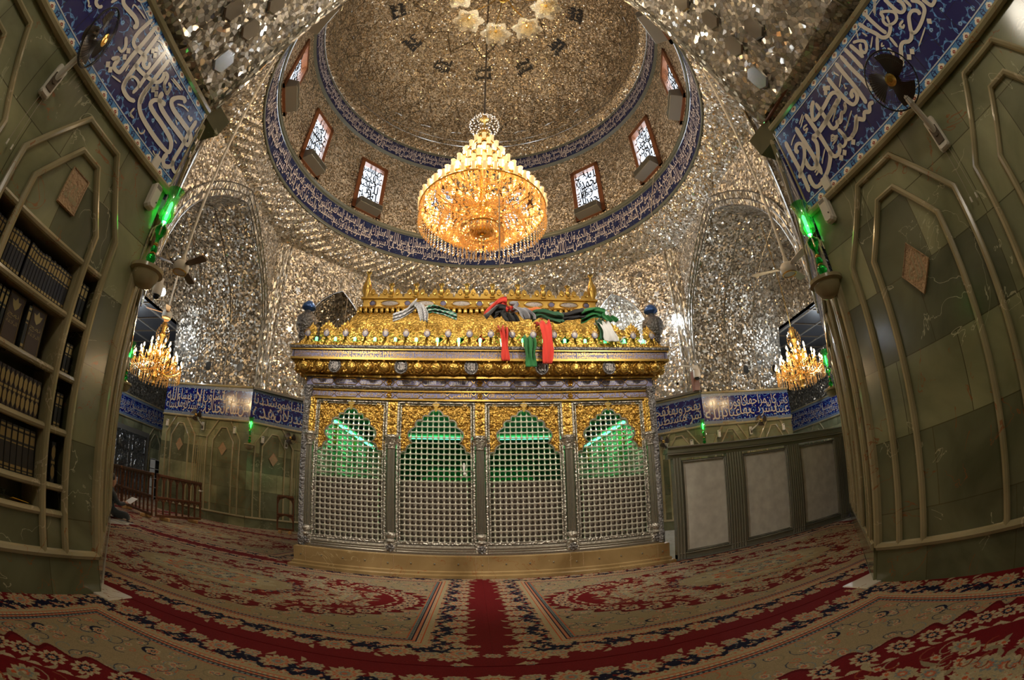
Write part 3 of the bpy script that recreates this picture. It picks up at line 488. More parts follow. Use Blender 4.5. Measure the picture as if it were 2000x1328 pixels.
# books stand in a recess of the left pier: back, sides, shelves and stiles belong to the wall
chL('bookcase_recess', M['onyx'], lambda b: (b.quad((.34,.56,-.30),(1.57,.56,-.30),(1.57,2.3,-.30),(.34,2.3,-.30)), b.quad((.34,.56,0),(.34,.56,-.3),(.34,2.3,-.3),(.34,2.3,0)), b.quad((1.57,.56,0),(1.57,.56,-.3),(1.57,2.3,-.3),(1.57,2.3,0)), b.quad((.34,2.3,0),(1.57,2.3,0),(1.57,2.3,-.3),(.34,2.3,-.3)), b.quad((.34,.56,0),(1.57,.56,0),(1.57,.56,-.3),(.34,.56,-.3))), sm=False)
for s in (.575, 1.345): chL('bookcase_stile', M['onyx_trim'], lambda b: b.box((s-.022,.56,-.3),(s+.022,2.3,.0)), sm=False)
SHZ = (.575, .755, 1.13, 1.50, 1.885, 2.28)
for z in SHZ: chL('bookcase_shelf', M['onyx_trim'], lambda b: (b.box((.34,z-.022,-.3),(1.57,z+.012,.0)), b.tube([(.34,z-.006,.0),(1.57,z-.006,.0)], .026, 8)))
# far piers of the octagon
w_lj = (['سبيلا','وما','تشاؤن','الا','ان','يشاء','الله'], ['من','شاء','اتخذ','الى','ربه','سبيلا','وما','تشاء'])
w_ld = (['ان','هذه','تذكرة','فمن','شاء','نحن','خلقناهم','وشددنا'], ['اسرهم','واذا','شئنا','بدلنا','امثالهم','تبديلا','ان','هذه'])
w_rj = (['كأس','كان','مزاجها','كافورا','يشرب'], ['عينا','يشرب','بها','عباد','الله'])
w_rd = (['يفجرونها','تفجيرا','يوفون','بالنذر','ويخافون','يوما','كان'], ['شره','مستطيرا','ويطعمون','الطعام','على','حبه','مسكينا'])
w_lb = (['متكئين','فيها','على','الارائك','لا','يرون','فيها','شمسا','ولا','زمهريرا','ودانية','عليهم','ظلالها','وذللت','قطوفها','تذليلا']*2, ['عينا','يشرب','بها','عباد','الله','يفجرونها','تفجيرا','يوفون','بالنذر','ويخافون','يوما','كان','شره','مستطيرا']*2)
AJ = (.85, 2.60); FJ = (1.72,)
dado('wall_far_left_jamb', (-10.0,11.9), 0, 3.5, 3.07, 4.09, AJ, FJ, words=w_lj, plaques=((.85,2.16,'d'),(2.6,2.2,'d')))
dado('wall_far_left_pier', OC['lf'], PH, 5.30, 3.07, 4.09, (.85,2.65,4.45), (1.75,3.55), words=w_ld, plaques=((.85,2.1,'d'),(2.65,2.1,'d')))
dado('wall_far_right_pier', OC['br'], -PH, 5.30, 3.0, 4.0, (.85,2.65,4.45), (1.75,3.55), words=w_rd)
dado('wall_far_right_jamb', OC['rf'], 0, 3.5, 3.0, 4.0, (.9,2.65), FJ, words=w_rj)
dado('wall_near_left_pier', OC['nl'], 3*PH, 5.30, 3.1, 4.15, (.85,2.65,4.45), (1.75,3.55), words=w_rd)
dado('wall_near_right_pier', OC['rn'], 5*PH, 5.30, 3.1, 4.15, (.85,2.65,4.45), (1.75,3.55), words=w_ld, plaques=((.85,2.1,'d'),))
dado('wall_side_left_jamb', (-6.5,6.2), pi, 3.5, 3.1, 4.12, AJ, FJ, words=w_rj, plaques=((.85,2.2,'d'),))
dado('wall_side_right_jamb', (10.2,6.2), pi, 3.5, 3.1, 4.12, AJ, FJ, words=w_lj, plaques=((2.6,2.2,'d'),))
dado('wall_left', (-14,4.0), pi/2, 13.6, 3.1, 4.0, (.9,3.0,5.2,7.3,12.2), (), words=w_lb)
dado('wall_right', (14,17.6), -pi/2, 13.6, 3.1, 4.0, (.9,3.0,5.2,7.3,9.5,12.2), (), words=w_lb)
dado('wall_back', (-2.75,19.1), 0, 5.7, 3.05, 4.05, (.9,2.85,4.8), ())
for nm, p, a in (('wall_back_left_jamb', (-2.75,15.65), pi/2), ('wall_back_right_jamb', (2.95,19.1), -pi/2)): dado(nm, p, a, 3.45, 3.05, 4.05, (.9,2.5), ())
for nm, p, a, L in (('wall_left_end', (-10,11.9), pi/2, 5.7), ('wall_right_end', (10.2,17.6), -pi/2, 5.7)): dado(nm, p, a+pi if 0 else a, L, 3.07, 4.09, (1,2.9,4.8), (), flip=True)
mb = MB(); mb.m = frame((-3.2,-2.55), 0, 0, True); mb.quad((0,0,0),(6.6,0,0),(6.6,4.4,0),(0,4.4,0)); mb.build('wall_front', M['onyx'], uv=lambda c: c[:, [0,2]], kind='structure')
for i, (x, y) in enumerate(((-2.98,2.37),(2.76,2.37),(-6.68,6.42),(6.45,6.42))):       # bare white marble at the pier feet
    mb = MB(); mb.bevbox((x,y,.0),(x+.42,y+.30,.022),.006); mb.build('trim_%d' % (i+1), M['marble'], kind='structure')
# ---------------------------------------------------------------- mirror vaults, drum and dome
SA = [(4.05,2.85),(4.9,2.82),(5.7,2.72),(6.3,2.55),(6.7,2.36),(7.04,2.12),(7.4,1.80),(7.73,1.42),(8.05,.98),(8.3,.56),(8.47,.22),(8.55,0)]
FA = [(4.36,3.05),(4.43,2.78),(4.85,2.54),(5.4,2.33),(5.95,2.12),(6.4,1.95),(6.8,1.77),(7.2,1.54),(7.6,1.27),(8,.95),(8.35,.55),(8.6,0)]
def arch_wall(name, p, ang, S, prof, top, mat, flip=False, off=0, rib=True, depth=0, vmat=None, shift=0):
    """mirror wall with a pointed arch, its raised archivolt and the vault behind it"""
    F = frame(p, ang, 0, flip); c = S/2+shift; mb = MB(); mb.m = F; n = len(prof)
    for sg in (-1, 1):
        mb.strip([(c+sg*(S/2+.001), z, 0) for z, w in prof], [(c+sg*w, z, 0) for z, w in prof])
    mb.quad((0,prof[-1][0],0),(S,prof[-1][0],0),(S,top,0),(0,top,0))
    root = mb.build(name, mat, kind='structure')
    cur = [(c-w, z) for z, w in prof]+[(c+w, z) for z, w in prof[::-1][1:]]
    def child(nm, m_, fn, sm=False):
        b = MB(); b.m = F; fn(b); return b.build(nm, m_, root, sm)
    if rib:
        def scaled(k): return [(c+(x-c)*k, 4.05+(z-4.05)*k) for x, z in cur]
        child('archivolt', M['mirror_rib'], lambda b: (b.strip([(x,z,.05) for x,z in cur],[(x,z,.05) for x,z in scaled(1.10)]), b.strip([(x,z,.05) for x,z in cur],[(x,z,-.02) for x,z in cur])))
        for k, d in ((1.0,.05),(1.10,.05),(1.045,.055)): child('arch_rib', M['plain_mirror'], lambda b: b.tube([(x,z,d) for x,z in scaled(k)], .022, 6), True)
    if depth:
        child('vault', vmat or mat, lambda b: b.grid(lambda u, v: (*np.array(smooth_pts(cur,1))[int(round(u*(len(cur)-1)))], -depth*v), len(cur)-1, 6))
        for k in range(1, 3): child('vault_rib', M['plain_mirror'], lambda b: b.tube([(x,z,-depth*k/3) for x,z in cur], .02, 6), True)
    return root, F, child, cur
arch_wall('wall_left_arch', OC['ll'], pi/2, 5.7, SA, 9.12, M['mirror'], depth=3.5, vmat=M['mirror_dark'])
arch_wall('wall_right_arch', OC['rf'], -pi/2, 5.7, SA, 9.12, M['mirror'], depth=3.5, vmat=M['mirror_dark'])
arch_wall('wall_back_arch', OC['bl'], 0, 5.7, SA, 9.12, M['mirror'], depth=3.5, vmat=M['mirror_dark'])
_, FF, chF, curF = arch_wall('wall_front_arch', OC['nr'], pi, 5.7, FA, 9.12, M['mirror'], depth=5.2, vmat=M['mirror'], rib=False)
chF('arch_rib', M['mirror_rib'], lambda b: b.tube([(x,z,.0) for x,z in curF], .05, 8), True)
def lune(name, p, ang, S, z0, prof, mat):
    mb = MB(); mb.m = frame(p, ang); c = S/2; mb.strip([(c-w,max(z,z0),0) for z,w in prof if z >= z0-.9],[(c+w,max(z,z0),0) for z,w in prof if z >= z0-.9]); mb.build(name, mat, kind='structure')
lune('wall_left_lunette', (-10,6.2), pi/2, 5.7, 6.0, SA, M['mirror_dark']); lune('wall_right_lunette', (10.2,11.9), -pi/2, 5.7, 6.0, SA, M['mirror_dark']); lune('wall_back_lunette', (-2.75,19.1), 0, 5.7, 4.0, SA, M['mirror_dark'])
mb = MB(); mb.m = frame((2.95,-2.6), pi); mb.strip([(2.85-w,z,0) for z,w in FA],[(2.85+w,z,0) for z,w in FA]); mb.build('wall_front_lunette', M['mirror'], kind='structure')
for sx, nm in ((-1,'left'),(1,'right')):               # corridor beyond each side bay: mirror upper wall and dark gridded ceiling
    xa, xb = (X0-6.6-3.5, -14) if sx < 0 else (10.2, 14)
    mb = MB(); mb.quad((xb,4,4.0),(xb,17.6,4.0),(xb,17.6,6.05),(xb,4,6.05)); mb.quad((xb,4,0),(xa,4,0),(xa,4,6.05),(xb,4,6.05)); mb.quad((xb,17.6,0),(xa,17.6,0),(xa,17.6,6.05),(xb,17.6,6.05)); mb.quad((xa,11.9,4.05),(xa,17.6,4.05),(xa,17.6,6.05),(xa,11.9,6.05)); mb.quad((xa,4,0),(xa,6.2,0),(xa,6.2,6.05),(xa,4,6.05))
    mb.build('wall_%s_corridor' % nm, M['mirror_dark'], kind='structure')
    mb = MB(); mb.box((min(xa,xb),4,6.0),(max(xa,xb),17.6,6.1)); r = mb.build('ceiling_%s_corridor' % nm, M['ceiling_dark'], kind='structure')
    for k in range(12):
        b = MB(); b.box((min(xa,xb),4.4+k*1.1,5.97),(max(xa,xb),4.46+k*1.1,6.0)); b.build('ceiling_strip', M['brown_metal'], r)
    for k in range(4):
        b = MB(); x = min(xa,xb)+.1+k*1.2; b.box((x,4,5.965),(x+.06,17.6,6.0)); b.build('ceiling_strip', M['grey'], r)
# diagonal sides: mirror wall with a fluted shell niche
def niche_wall(name, p, ang, S=5.303, top=9.12, z0=4.05, ledge=True):
    F = frame(p, ang); c = S/2; mb = MB(); mb.m = F
    pr = [(4.6,1.15),(6.6,1.15),(6.9,1.10),(7.2,.98),(7.5,.78),(7.75,.54),(7.95,.30),(8.15,0)]
    for sg in (-1, 1): mb.strip([(c+sg*c,z,0) for z,w in pr],[(c+sg*w,z,0) for z,w in pr])
    mb.quad((0,8.15,0),(S,8.15,0),(S,top,0),(0,top,0)); mb.quad((0,z0,0),(S,z0,0),(S,4.6,0),(0,4.6,0)); mb.quad((c-1.15,4.6,0),(c+1.15,4.6,0),(c+1.15,4.6,-.8),(c-1.15,4.6,-.8))
    root = mb.build(name, M['mirror'], kind='structure')
    def child(nm, m_, fn, sm=False):
        b = MB(); b.m = F; fn(b); return b.build(nm, m_, root, sm)
    def shell(u, v):
        z = 4.6+(8.15-4.6)*v; w = float(np.interp(z, [q[0] for q in pr], [q[1] for q in pr])); a = pi*u
        fl = 1+.10*cos(26*a)*(1 if z > 6.6 else .3); return (c-w*cos(a), z, -.75*w*sin(a)*fl)
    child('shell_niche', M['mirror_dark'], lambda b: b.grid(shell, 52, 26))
    e = [(c-w,z) for z,w in pr]+[(c+w,z) for z,w in pr[::-1][1:]]
    child('niche_rib', M['plain_mirror'], lambda b: b.tube([(x,z,.01) for x,z in e], .03, 6), True)
    for s in (.18, .42, S-.42, S-.18): child('pilaster_rib', M['mirror_rib'], lambda b: b.tube([(s,z0,.0),(s,top,.0)], .055, 8), True)
    for s in (.05, S-.36): child('pilaster', M['mirror_rib'], lambda b: b.box((s,z0,-.05),(s+.31,top,.03)))
    for s, z, R in ((c-1.7,7.6,.16),(c+1.7,7.6,.16),(c-1.75,6.2,.14),(c+1.75,6.2,.14),(c-1.2,8.55,.14),(c+1.2,8.55,.14)):
        child('star_mirror', M['plain_mirror'], lambda b: b.prism([(s+R*(1 if i % 2 else .45)*sin(i*pi/5), z+R*(1 if i % 2 else .45)*cos(i*pi/5)) for i in range(10)], 0, .02))
    for sg in (-1, 1):
        child('diagonal_rib', M['mirror_rib'], lambda b: (b.tube([(c,8.75,.0),(c+sg*2.2,7.0,.0)], .018, 6), b.tube([(c+sg*.2,9.1,.0),(c+sg*2.2,8.2,.0)], .018, 6)), True)
    if ledge: child('ledge', M['grey'], lambda b: b.box((0,z0-.02,-.02),(S,z0+.05,.14)))
    return root
niche_wall('wall_far_left_niche', OC['lf'], PH); niche_wall('wall_far_right_niche', OC['br'], -PH); niche_wall('wall_near_left_niche', OC['nl'], 3*PH, ledge=False); niche_wall('wall_near_right_niche', OC['rn'], 5*PH, ledge=False)
# upper parts of the jambs are part of the side vaults; mirror ovals set on jambs and on the front vault
def oval(p, nrm, R, k=1.5):
    q = Vector(nrm).normalized().to_track_quat('Z', 'Y').to_matrix().to_4x4(); b = MB(); b.m = Matrix.Translation(p) @ q; b.lathe([(R,0),(R*.9,.02),(0.01,.02)], 8, scal=lambda t: 1+(k-1)*abs(sin(2*pi*t)))
    return b.build('trim_mirror_oval', M['plain_mirror'], kind='structure')
for sx in (-1, 1):
    for (x, y, z) in ((0,1.94,5.04),(0,2.05,4.66),(0,1.88,5.45),(0,1.95,5.92),(0,1.59,4.92),(0,1.2,5.7),(0,.9,6.6)):
        zz = [q[0] for q in FA]; w = float(np.interp(z, zz, [q[1] for q in FA])); w2 = float(np.interp(z+.1, zz, [q[1] for q in FA])); oval((X0+sx*(w-.015), y, z), (-sx*.1, 0, -(w-w2)), .10)
    for i in range(14):
        x = X0+sx*(7.2+.62*(i % 5)); z = 4.7+.75*(i//5)+.3*(i % 2); oval((x, 11.88, z), (0,-1,0), .13, 1.25)
# cove between octagon and drum, ring friezes, drum and dome
def orad(t):
    k = math.floor((t+pi/8)/(pi/4)); a = t-k*pi/4; return (6.70 if k % 2 else 6.62)/cos(a)
def ringpt(r, t, z): return (X0+r*sin(t), Y0+r*cos(t), z)
mb = MB(); NS = 192
def cove(u, v):
    t = 2*pi*u; k = int(round(u*NS)); j = int(round(v*7)); z = 9.04+(9.87-9.04)*v; r = orad(t)*(1-v**.7)+6.09*v**.7; return ringpt(r-(.07 if (k+j) % 2 and 0 < j < 7 else 0), t, z)
mb.grid(cove, NS, 7); mb.build('ceiling_muqarnas', M['mirror'], kind='structure')
def ring(name, mat, r0, z0, r1, z1, uvs=None, n=192, parent=None, sm=True):
    b = MB(); b.grid(lambda u, v: ringpt(r0+(r1-r0)*v, 2*pi*u, z0+(z1-z0)*v), n, 1); uv = (lambda c: np.column_stack([np.arctan2(c[:,0]-X0, c[:,1]-Y0)*6/uvs, (c[:,2]-z0)])) if uvs else None
    return b.build(name, mat, parent, sm, uv, kind=None if parent else 'structure')
def ring_text(par, rows, r0, z0, r1, z1, mat, turns=1, lo=-125, hi=125):
    b = MB(); bands = ((.43,.55),(.02,.56)) if len(rows) > 1 else ((.06,.88),)
    for row, (y, hh) in zip(rows, bands):
        L = rad(hi-lo); put_line(b, row, 0, y, L, hh, 0, lambda x, yy, d: ringpt(r0+(r1-r0)*yy-.03, rad(lo)+x, z0+(z1-z0)*yy), gap=-.006, jig=.10)
    return b.build('lettering', mat, par)
m = M['tile_ring'] = new_mat('ring_tile', (.012,.014,.065), .22); n = nd(m, 'TexNoise', {0: pos(m), 'Scale': 7, 'Detail': 3, 'Distortion': 2}).outputs[0]; lk(m, mix(m, mth(m, 'LESS_THAN', mth(m, 'ABSOLUTE', mth(m, 'SUBTRACT', n, .5)), .012), (.012,.014,.065), (.05,.10,.22)), B(m).inputs['Base Color'])
M['ring_edge'] = new_mat('ring_edge_tile', (.10,.11,.085), .3); M['script_warm'] = new_mat('ring_script', (.58,.54,.54), .3)
q1 = 'بسم الله الرحمن الرحيم اذا جاءك المنافقون قالوا نشهد انك لرسول الله والله يعلم انك لرسوله والله يشهد ان المنافقين لكاذبون اتخذوا ايمانهم جنة فصدوا عن سبيل الله انهم ساء ما كانوا يعملون'.split()
q2 = 'يسبح لله ما في السموات وما في الارض الملك القدوس العزيز الحكيم هو الذي بعث في الاميين رسولا منهم يتلو عليهم آياته ويزكيهم ويعلمهم الكتاب والحكمة وان كانوا من قبل لفي ضلال مبين وآخرين منهم'.split()
fr = ring('trim_lower_frieze', M['tile_ring'], 6.07, 9.97, 6.02, 10.88); ring_text(fr, (q2+q1+q2[:8], q1+q2+q1[:8]), 6.07, 9.99, 6.02, 10.86, M['script_warm'])
for r, z, h in ((6.075,9.86,.11),(6.02,10.88,.10)): ring('frieze_border', M['ring_edge'], r-.01, z, r-.015, z+h, None, parent=fr)
for r, z, rr in ((6.06,9.87,.035),(6.0,10.98,.03)):
    b = MB(); b.tube([ringpt(r,2*pi*k/128,z) for k in range(128)], rr, 6, True); b.build('frieze_moulding', M['ring_edge'], fr, True)
ring('trim_drum_ledge', M['ring_edge'], 6.02, 11.0, 5.96, 11.08)
mb = MB(); nseg = 288; zr = [11.06, 11.12, 12.3, 13.62, 14.48]
for k in range(nseg):
    a0, a1 = 2*pi*k/nseg, 2*pi*(k+1)/nseg; mid = math.degrees((a0+a1)/2); off = (mid-15) % 30; win = min(off, 30-off) < 6.25
    for j in range(4):
        if win and j in (1, 2): continue
        mb.quad(ringpt(5.95,a0,zr[j]),ringpt(5.95,a1,zr[j]),ringpt(5.95,a1,zr[j+1]),ringpt(5.95,a0,zr[j+1]))
mb.build('wall_drum', M['mirror_warm'], kind='structure')
fr = ring('trim_upper_frieze', M['tile_ring'], 5.87, 14.60, 5.80, 15.26); ring_text(fr, (q1+q2+q1, q2+q1+q2), 5.87, 14.62, 5.80, 15.24, M['script_warm'])
for r, z, h, e in ((5.96,14.46,.15,.09),(5.80,15.26,.125,.015)): ring('frieze_border', M['ring_edge'], r, z, r-e, z+h, None, parent=fr)
mb = MB()
def muq(u, v):
    k = int(round(u*240)); j = int(round(v*4)); r = 5.78-.12*v; return ringpt(r-(.09 if (k+j) % 2 and 0 < j < 4 else 0), 2*pi*u, 15.38+.62*v)
mb.grid(muq, 240, 4); mb.build('trim_upper_muqarnas', M['mirror_warm'], kind='structure')
def dome_pt(t, ph): return ringpt(5.68*cos(ph), t, 16.0+4.55*sin(ph))
mb = MB(); mb.grid(lambda u, v: dome_pt(2*pi*u, v*pi/2*.995), 128, 40); dome = mb.build('ceiling_dome', M['mirror_dome'], kind='structure', smooth=True)
for z_, rr in ((16.02,.04),(16.35,.022)):
    b = MB(); ph = math.asin((z_-16)/4.55); b.tube([dome_pt(2*pi*k/128, ph) for k in range(128)], rr, 6, True); b.build('dome_rib', M['plain_mirror'], dome, True)
names = ['الحسن','العسكري','المهدي','محمد','فاطمة','علي','الحسين','السجاد','الباقر','الصادق','الكاظم','الرضا']
for k in range(12):
    t = k*pi/6; b = MB(); [put_text(b, names[(k+r)%12], -.40+dx, -.36+dy+.34*r, .8, .36, 0, lambda x, y, d: dome_pt(t+x*.235, math.asin(3.4/4.55)+y*.2)) for r in (0,1) for dx, dy in ((0,0),(.022,0),(0,.022),(.022,.022),(.044,.01))]; o = b.build('name_medallion', M['lettering'], dome)
    for v in o.data.vertices: v.co += (Vector((X0, Y0, 15))-v.co).normalized()*.05
b = MB(); b.tube([tuple(Vector(dome_pt(k*pi/12, 1.14 if k % 2 else .99))+Vector((0,0,-.03))) for k in range(24)], .035, 5, True); b.build('dome_star', M['plain_mirror'], dome)
for k in range(24):                                    # curling lines in the lower dome
    t0 = k*pi/12; 
    for sg in (-1, 1):
        pts = [dome_pt(t0+sg*(.02+.11*abs(sin(i*.30))*(1-i/30)), .14+.016*i+.03*cos(i*.6)) for i in range(26)]; pts = [tuple(Vector(p)+(Vector((X0,Y0,15))-Vector(p)).normalized()*.02) for p in pts]
        b = MB(); b.tube(pts, .016, 5); b.build('dome_scroll', M['plain_mirror'], dome, True)
# windows of the drum: wooden frame, black tracery of letters, daylight behind
trc = 'الله اكبر محمد علي الحمد لله رب العالمين'.split()
for i in range(12):
    th = 15+30*i; a = rad(th); hw = 5.95*sin(rad(6.25)); root = empty('window_%d' % (i+1), ringpt(5.95, a, 11.12), -a, kind='structure')
    def fb(b): return b
    b = MB()
    for lo, hi in (((-hw,-.02,0),(-hw+.17,.14,2.5)),((hw-.17,-.02,0),(hw,.14,2.5)),((-hw,-.02,2.32),(hw,.14,2.5)),((-hw,-.02,0),(hw,.14,.36))): b.box((lo[0],-.10,lo[2]),(hi[0],.12,hi[2]))
    b.build('window_frame', M['wood_light'], root)
    b = MB(); rs = random.Random(i)
    for r_ in range(5):
        ws = [trc[(r_*3+i+k) % len(trc)] for k in range(2)]; [put_line(b, ws, -hw+.15+o, .34+r_*.39+o, 2*hw-.3, .44, 0, lambda x, y, d: (x, .02, y), gap=-.03, jig=.1) for o in (0,.014)]
    for q in range(9):
        x, z = rs.uniform(-hw+.25, hw-.25), rs.uniform(.5, 2.1); R = rs.uniform(.09, .24); s0 = rs.uniform(0, 6); b.tube([(x+R*cos(s0+t*.5)*(1-t*.05), .03, z+R*1.2*sin(s0+t*.5)) for t in range(9)], .022, 4)
    b.build('window_tracery', M['lettering'], root)

# added unseen shell, so sky light enters only by the drum windows
mb = MB()
for k in range(96):
    a, b_ = 2*pi*k/96, 2*pi*(k+1)/96; q = lambda t: (X0+20*sin(t)/max(abs(sin(t)),abs(cos(t))), Y0+20*cos(t)/max(abs(sin(t)),abs(cos(t))), 9.95); mb.quad(ringpt(6.25,a,9.95), ringpt(6.25,b_,9.95), q(b_), q(a)); mb.quad(ringpt(6.25,a,9.95), ringpt(6.25,b_,9.95), ringpt(6.12,b_,11.05), ringpt(6.12,a,11.05))
for c in (((-16,-4,-.1),(-15.8,20,9.4)),((15.8,-4,-.1),(16,20,9.4)),((-16,-4,-.1),(16,-3.8,9.4)),((-16,19.8,-.1),(16,20,9.4))): mb.box(*c)
mb.build('wall_outer_shell', M['grey'], kind='structure')
# ---------------------------------------------------------------- the shrine enclosure
ZX, ZY, HX = .10, 9.05, 2.55
shrine = empty('shrine_enclosure', (ZX, ZY, 0), 0, 'great gold and silver shrine enclosure with lattice bays on a honey onyx base', 'shrine')
def loops(mb, prof, hx=HX, hy=HX, cap=False):
    """rectangular mouldings mitred round all four sides: (offset, height) profile"""
    return mb.loft([[(-hx-o,-hy-o,z),(hx+o,-hy-o,z),(hx+o,hy+o,z),(-hx-o,hy+o,z)] for o, z in prof], False, cap)
def sp(name, mat, fn, par=shrine, sm=False, kind=None):
    b = MB(); fn(b); return b.build(name, mat, par, sm, kind=kind)
sp('base_step', M['honey'], lambda b: loops(b, [(.24,0),(.24,.055),(.20,.07)], cap=True))
sp('marble_base', M['honey'], lambda b: loops(b, [(.19,.07),(.19,.10),(.165,.115),(.165,.32),(.12,.335)], cap=True))
sp('base_moulding', M['silver_plain'], lambda b: loops(b, [(.10,.335),(.10,.36),(.07,.375),(.07,.395),(.085,.41),(.085,.435),(.05,.455),(.02,.475),(.02,.50)]))
sp('lower_frame', M['silver'], lambda b: loops(b, [(.02,.475),(.035,.48),(.035,.515),(.0,.52)]))
sp('enamel_band', M['enamel'], lambda b: loops(b, [(.03,2.575),(.055,2.585),(.055,2.70)]))
sp('dark_moulding', M['silver_dark'], lambda b: loops(b, [(.055,2.70),(.10,2.715),(.12,2.735),(.12,2.75),(.08,2.755)]))
sp('enamel_band', M['enamel'], lambda b: loops(b, [(.08,2.745),(.10,2.76),(.10,2.885)]))
sp('cove', M['gold_relief'], lambda b: loops(b, [(.10,2.885),(.14,2.90),(.13,2.92),(.20,2.95),(.255,2.99),(.28,3.04),(.285,3.085),(.32,3.10)]), sm=True)
sp('inscription_band', M['enamel'], lambda b: loops(b, [(.335,3.10),(.32,3.115),(.32,3.245),(.34,3.255)]))
sp('cornice_ledge', M['silver_dark'], lambda b: loops(b, [(.34,3.25),(.36,3.265),(.36,3.30)], cap=True))
for z, o, r in ((3.105,.33,.016),(3.25,.335,.014),(2.895,.135,.014),(2.575,.055,.012),(2.70,.075,.010)):
    sp('gold_fillet', M['gold_plain'], lambda b: loops(b, [(o-r,z-r),(o+r*.6,z-r),(o+r*.6,z+r),(o-r,z+r)]))
def face(rot): return Matrix.Rotation(rot, 4, 'Z') @ frame((0,-HX), 0)
FACES = (0, pi/2, -pi/2)
w_b1 = ['انزل اليك','العلم الذي','ويرى الذين اوتوا',None,'ولا الحرور','ولا الظل','ولا النور',None,'ولا الظلمات','الاعمى والبصير','وما يستوي',None,'علمه البيان','خلق الانسان','الرحمن علم القرآن']
w_b2 = ['لا اله الا الله','محمد رسول الله','علي ولي الله',None,'وما ارسلناك','الا رحمة','للعالمين',None,'انما يريد الله','ليذهب عنكم','الرجس اهل البيت',None,'السلام عليك','يا امير','المؤمنين']
SPC = 1.306
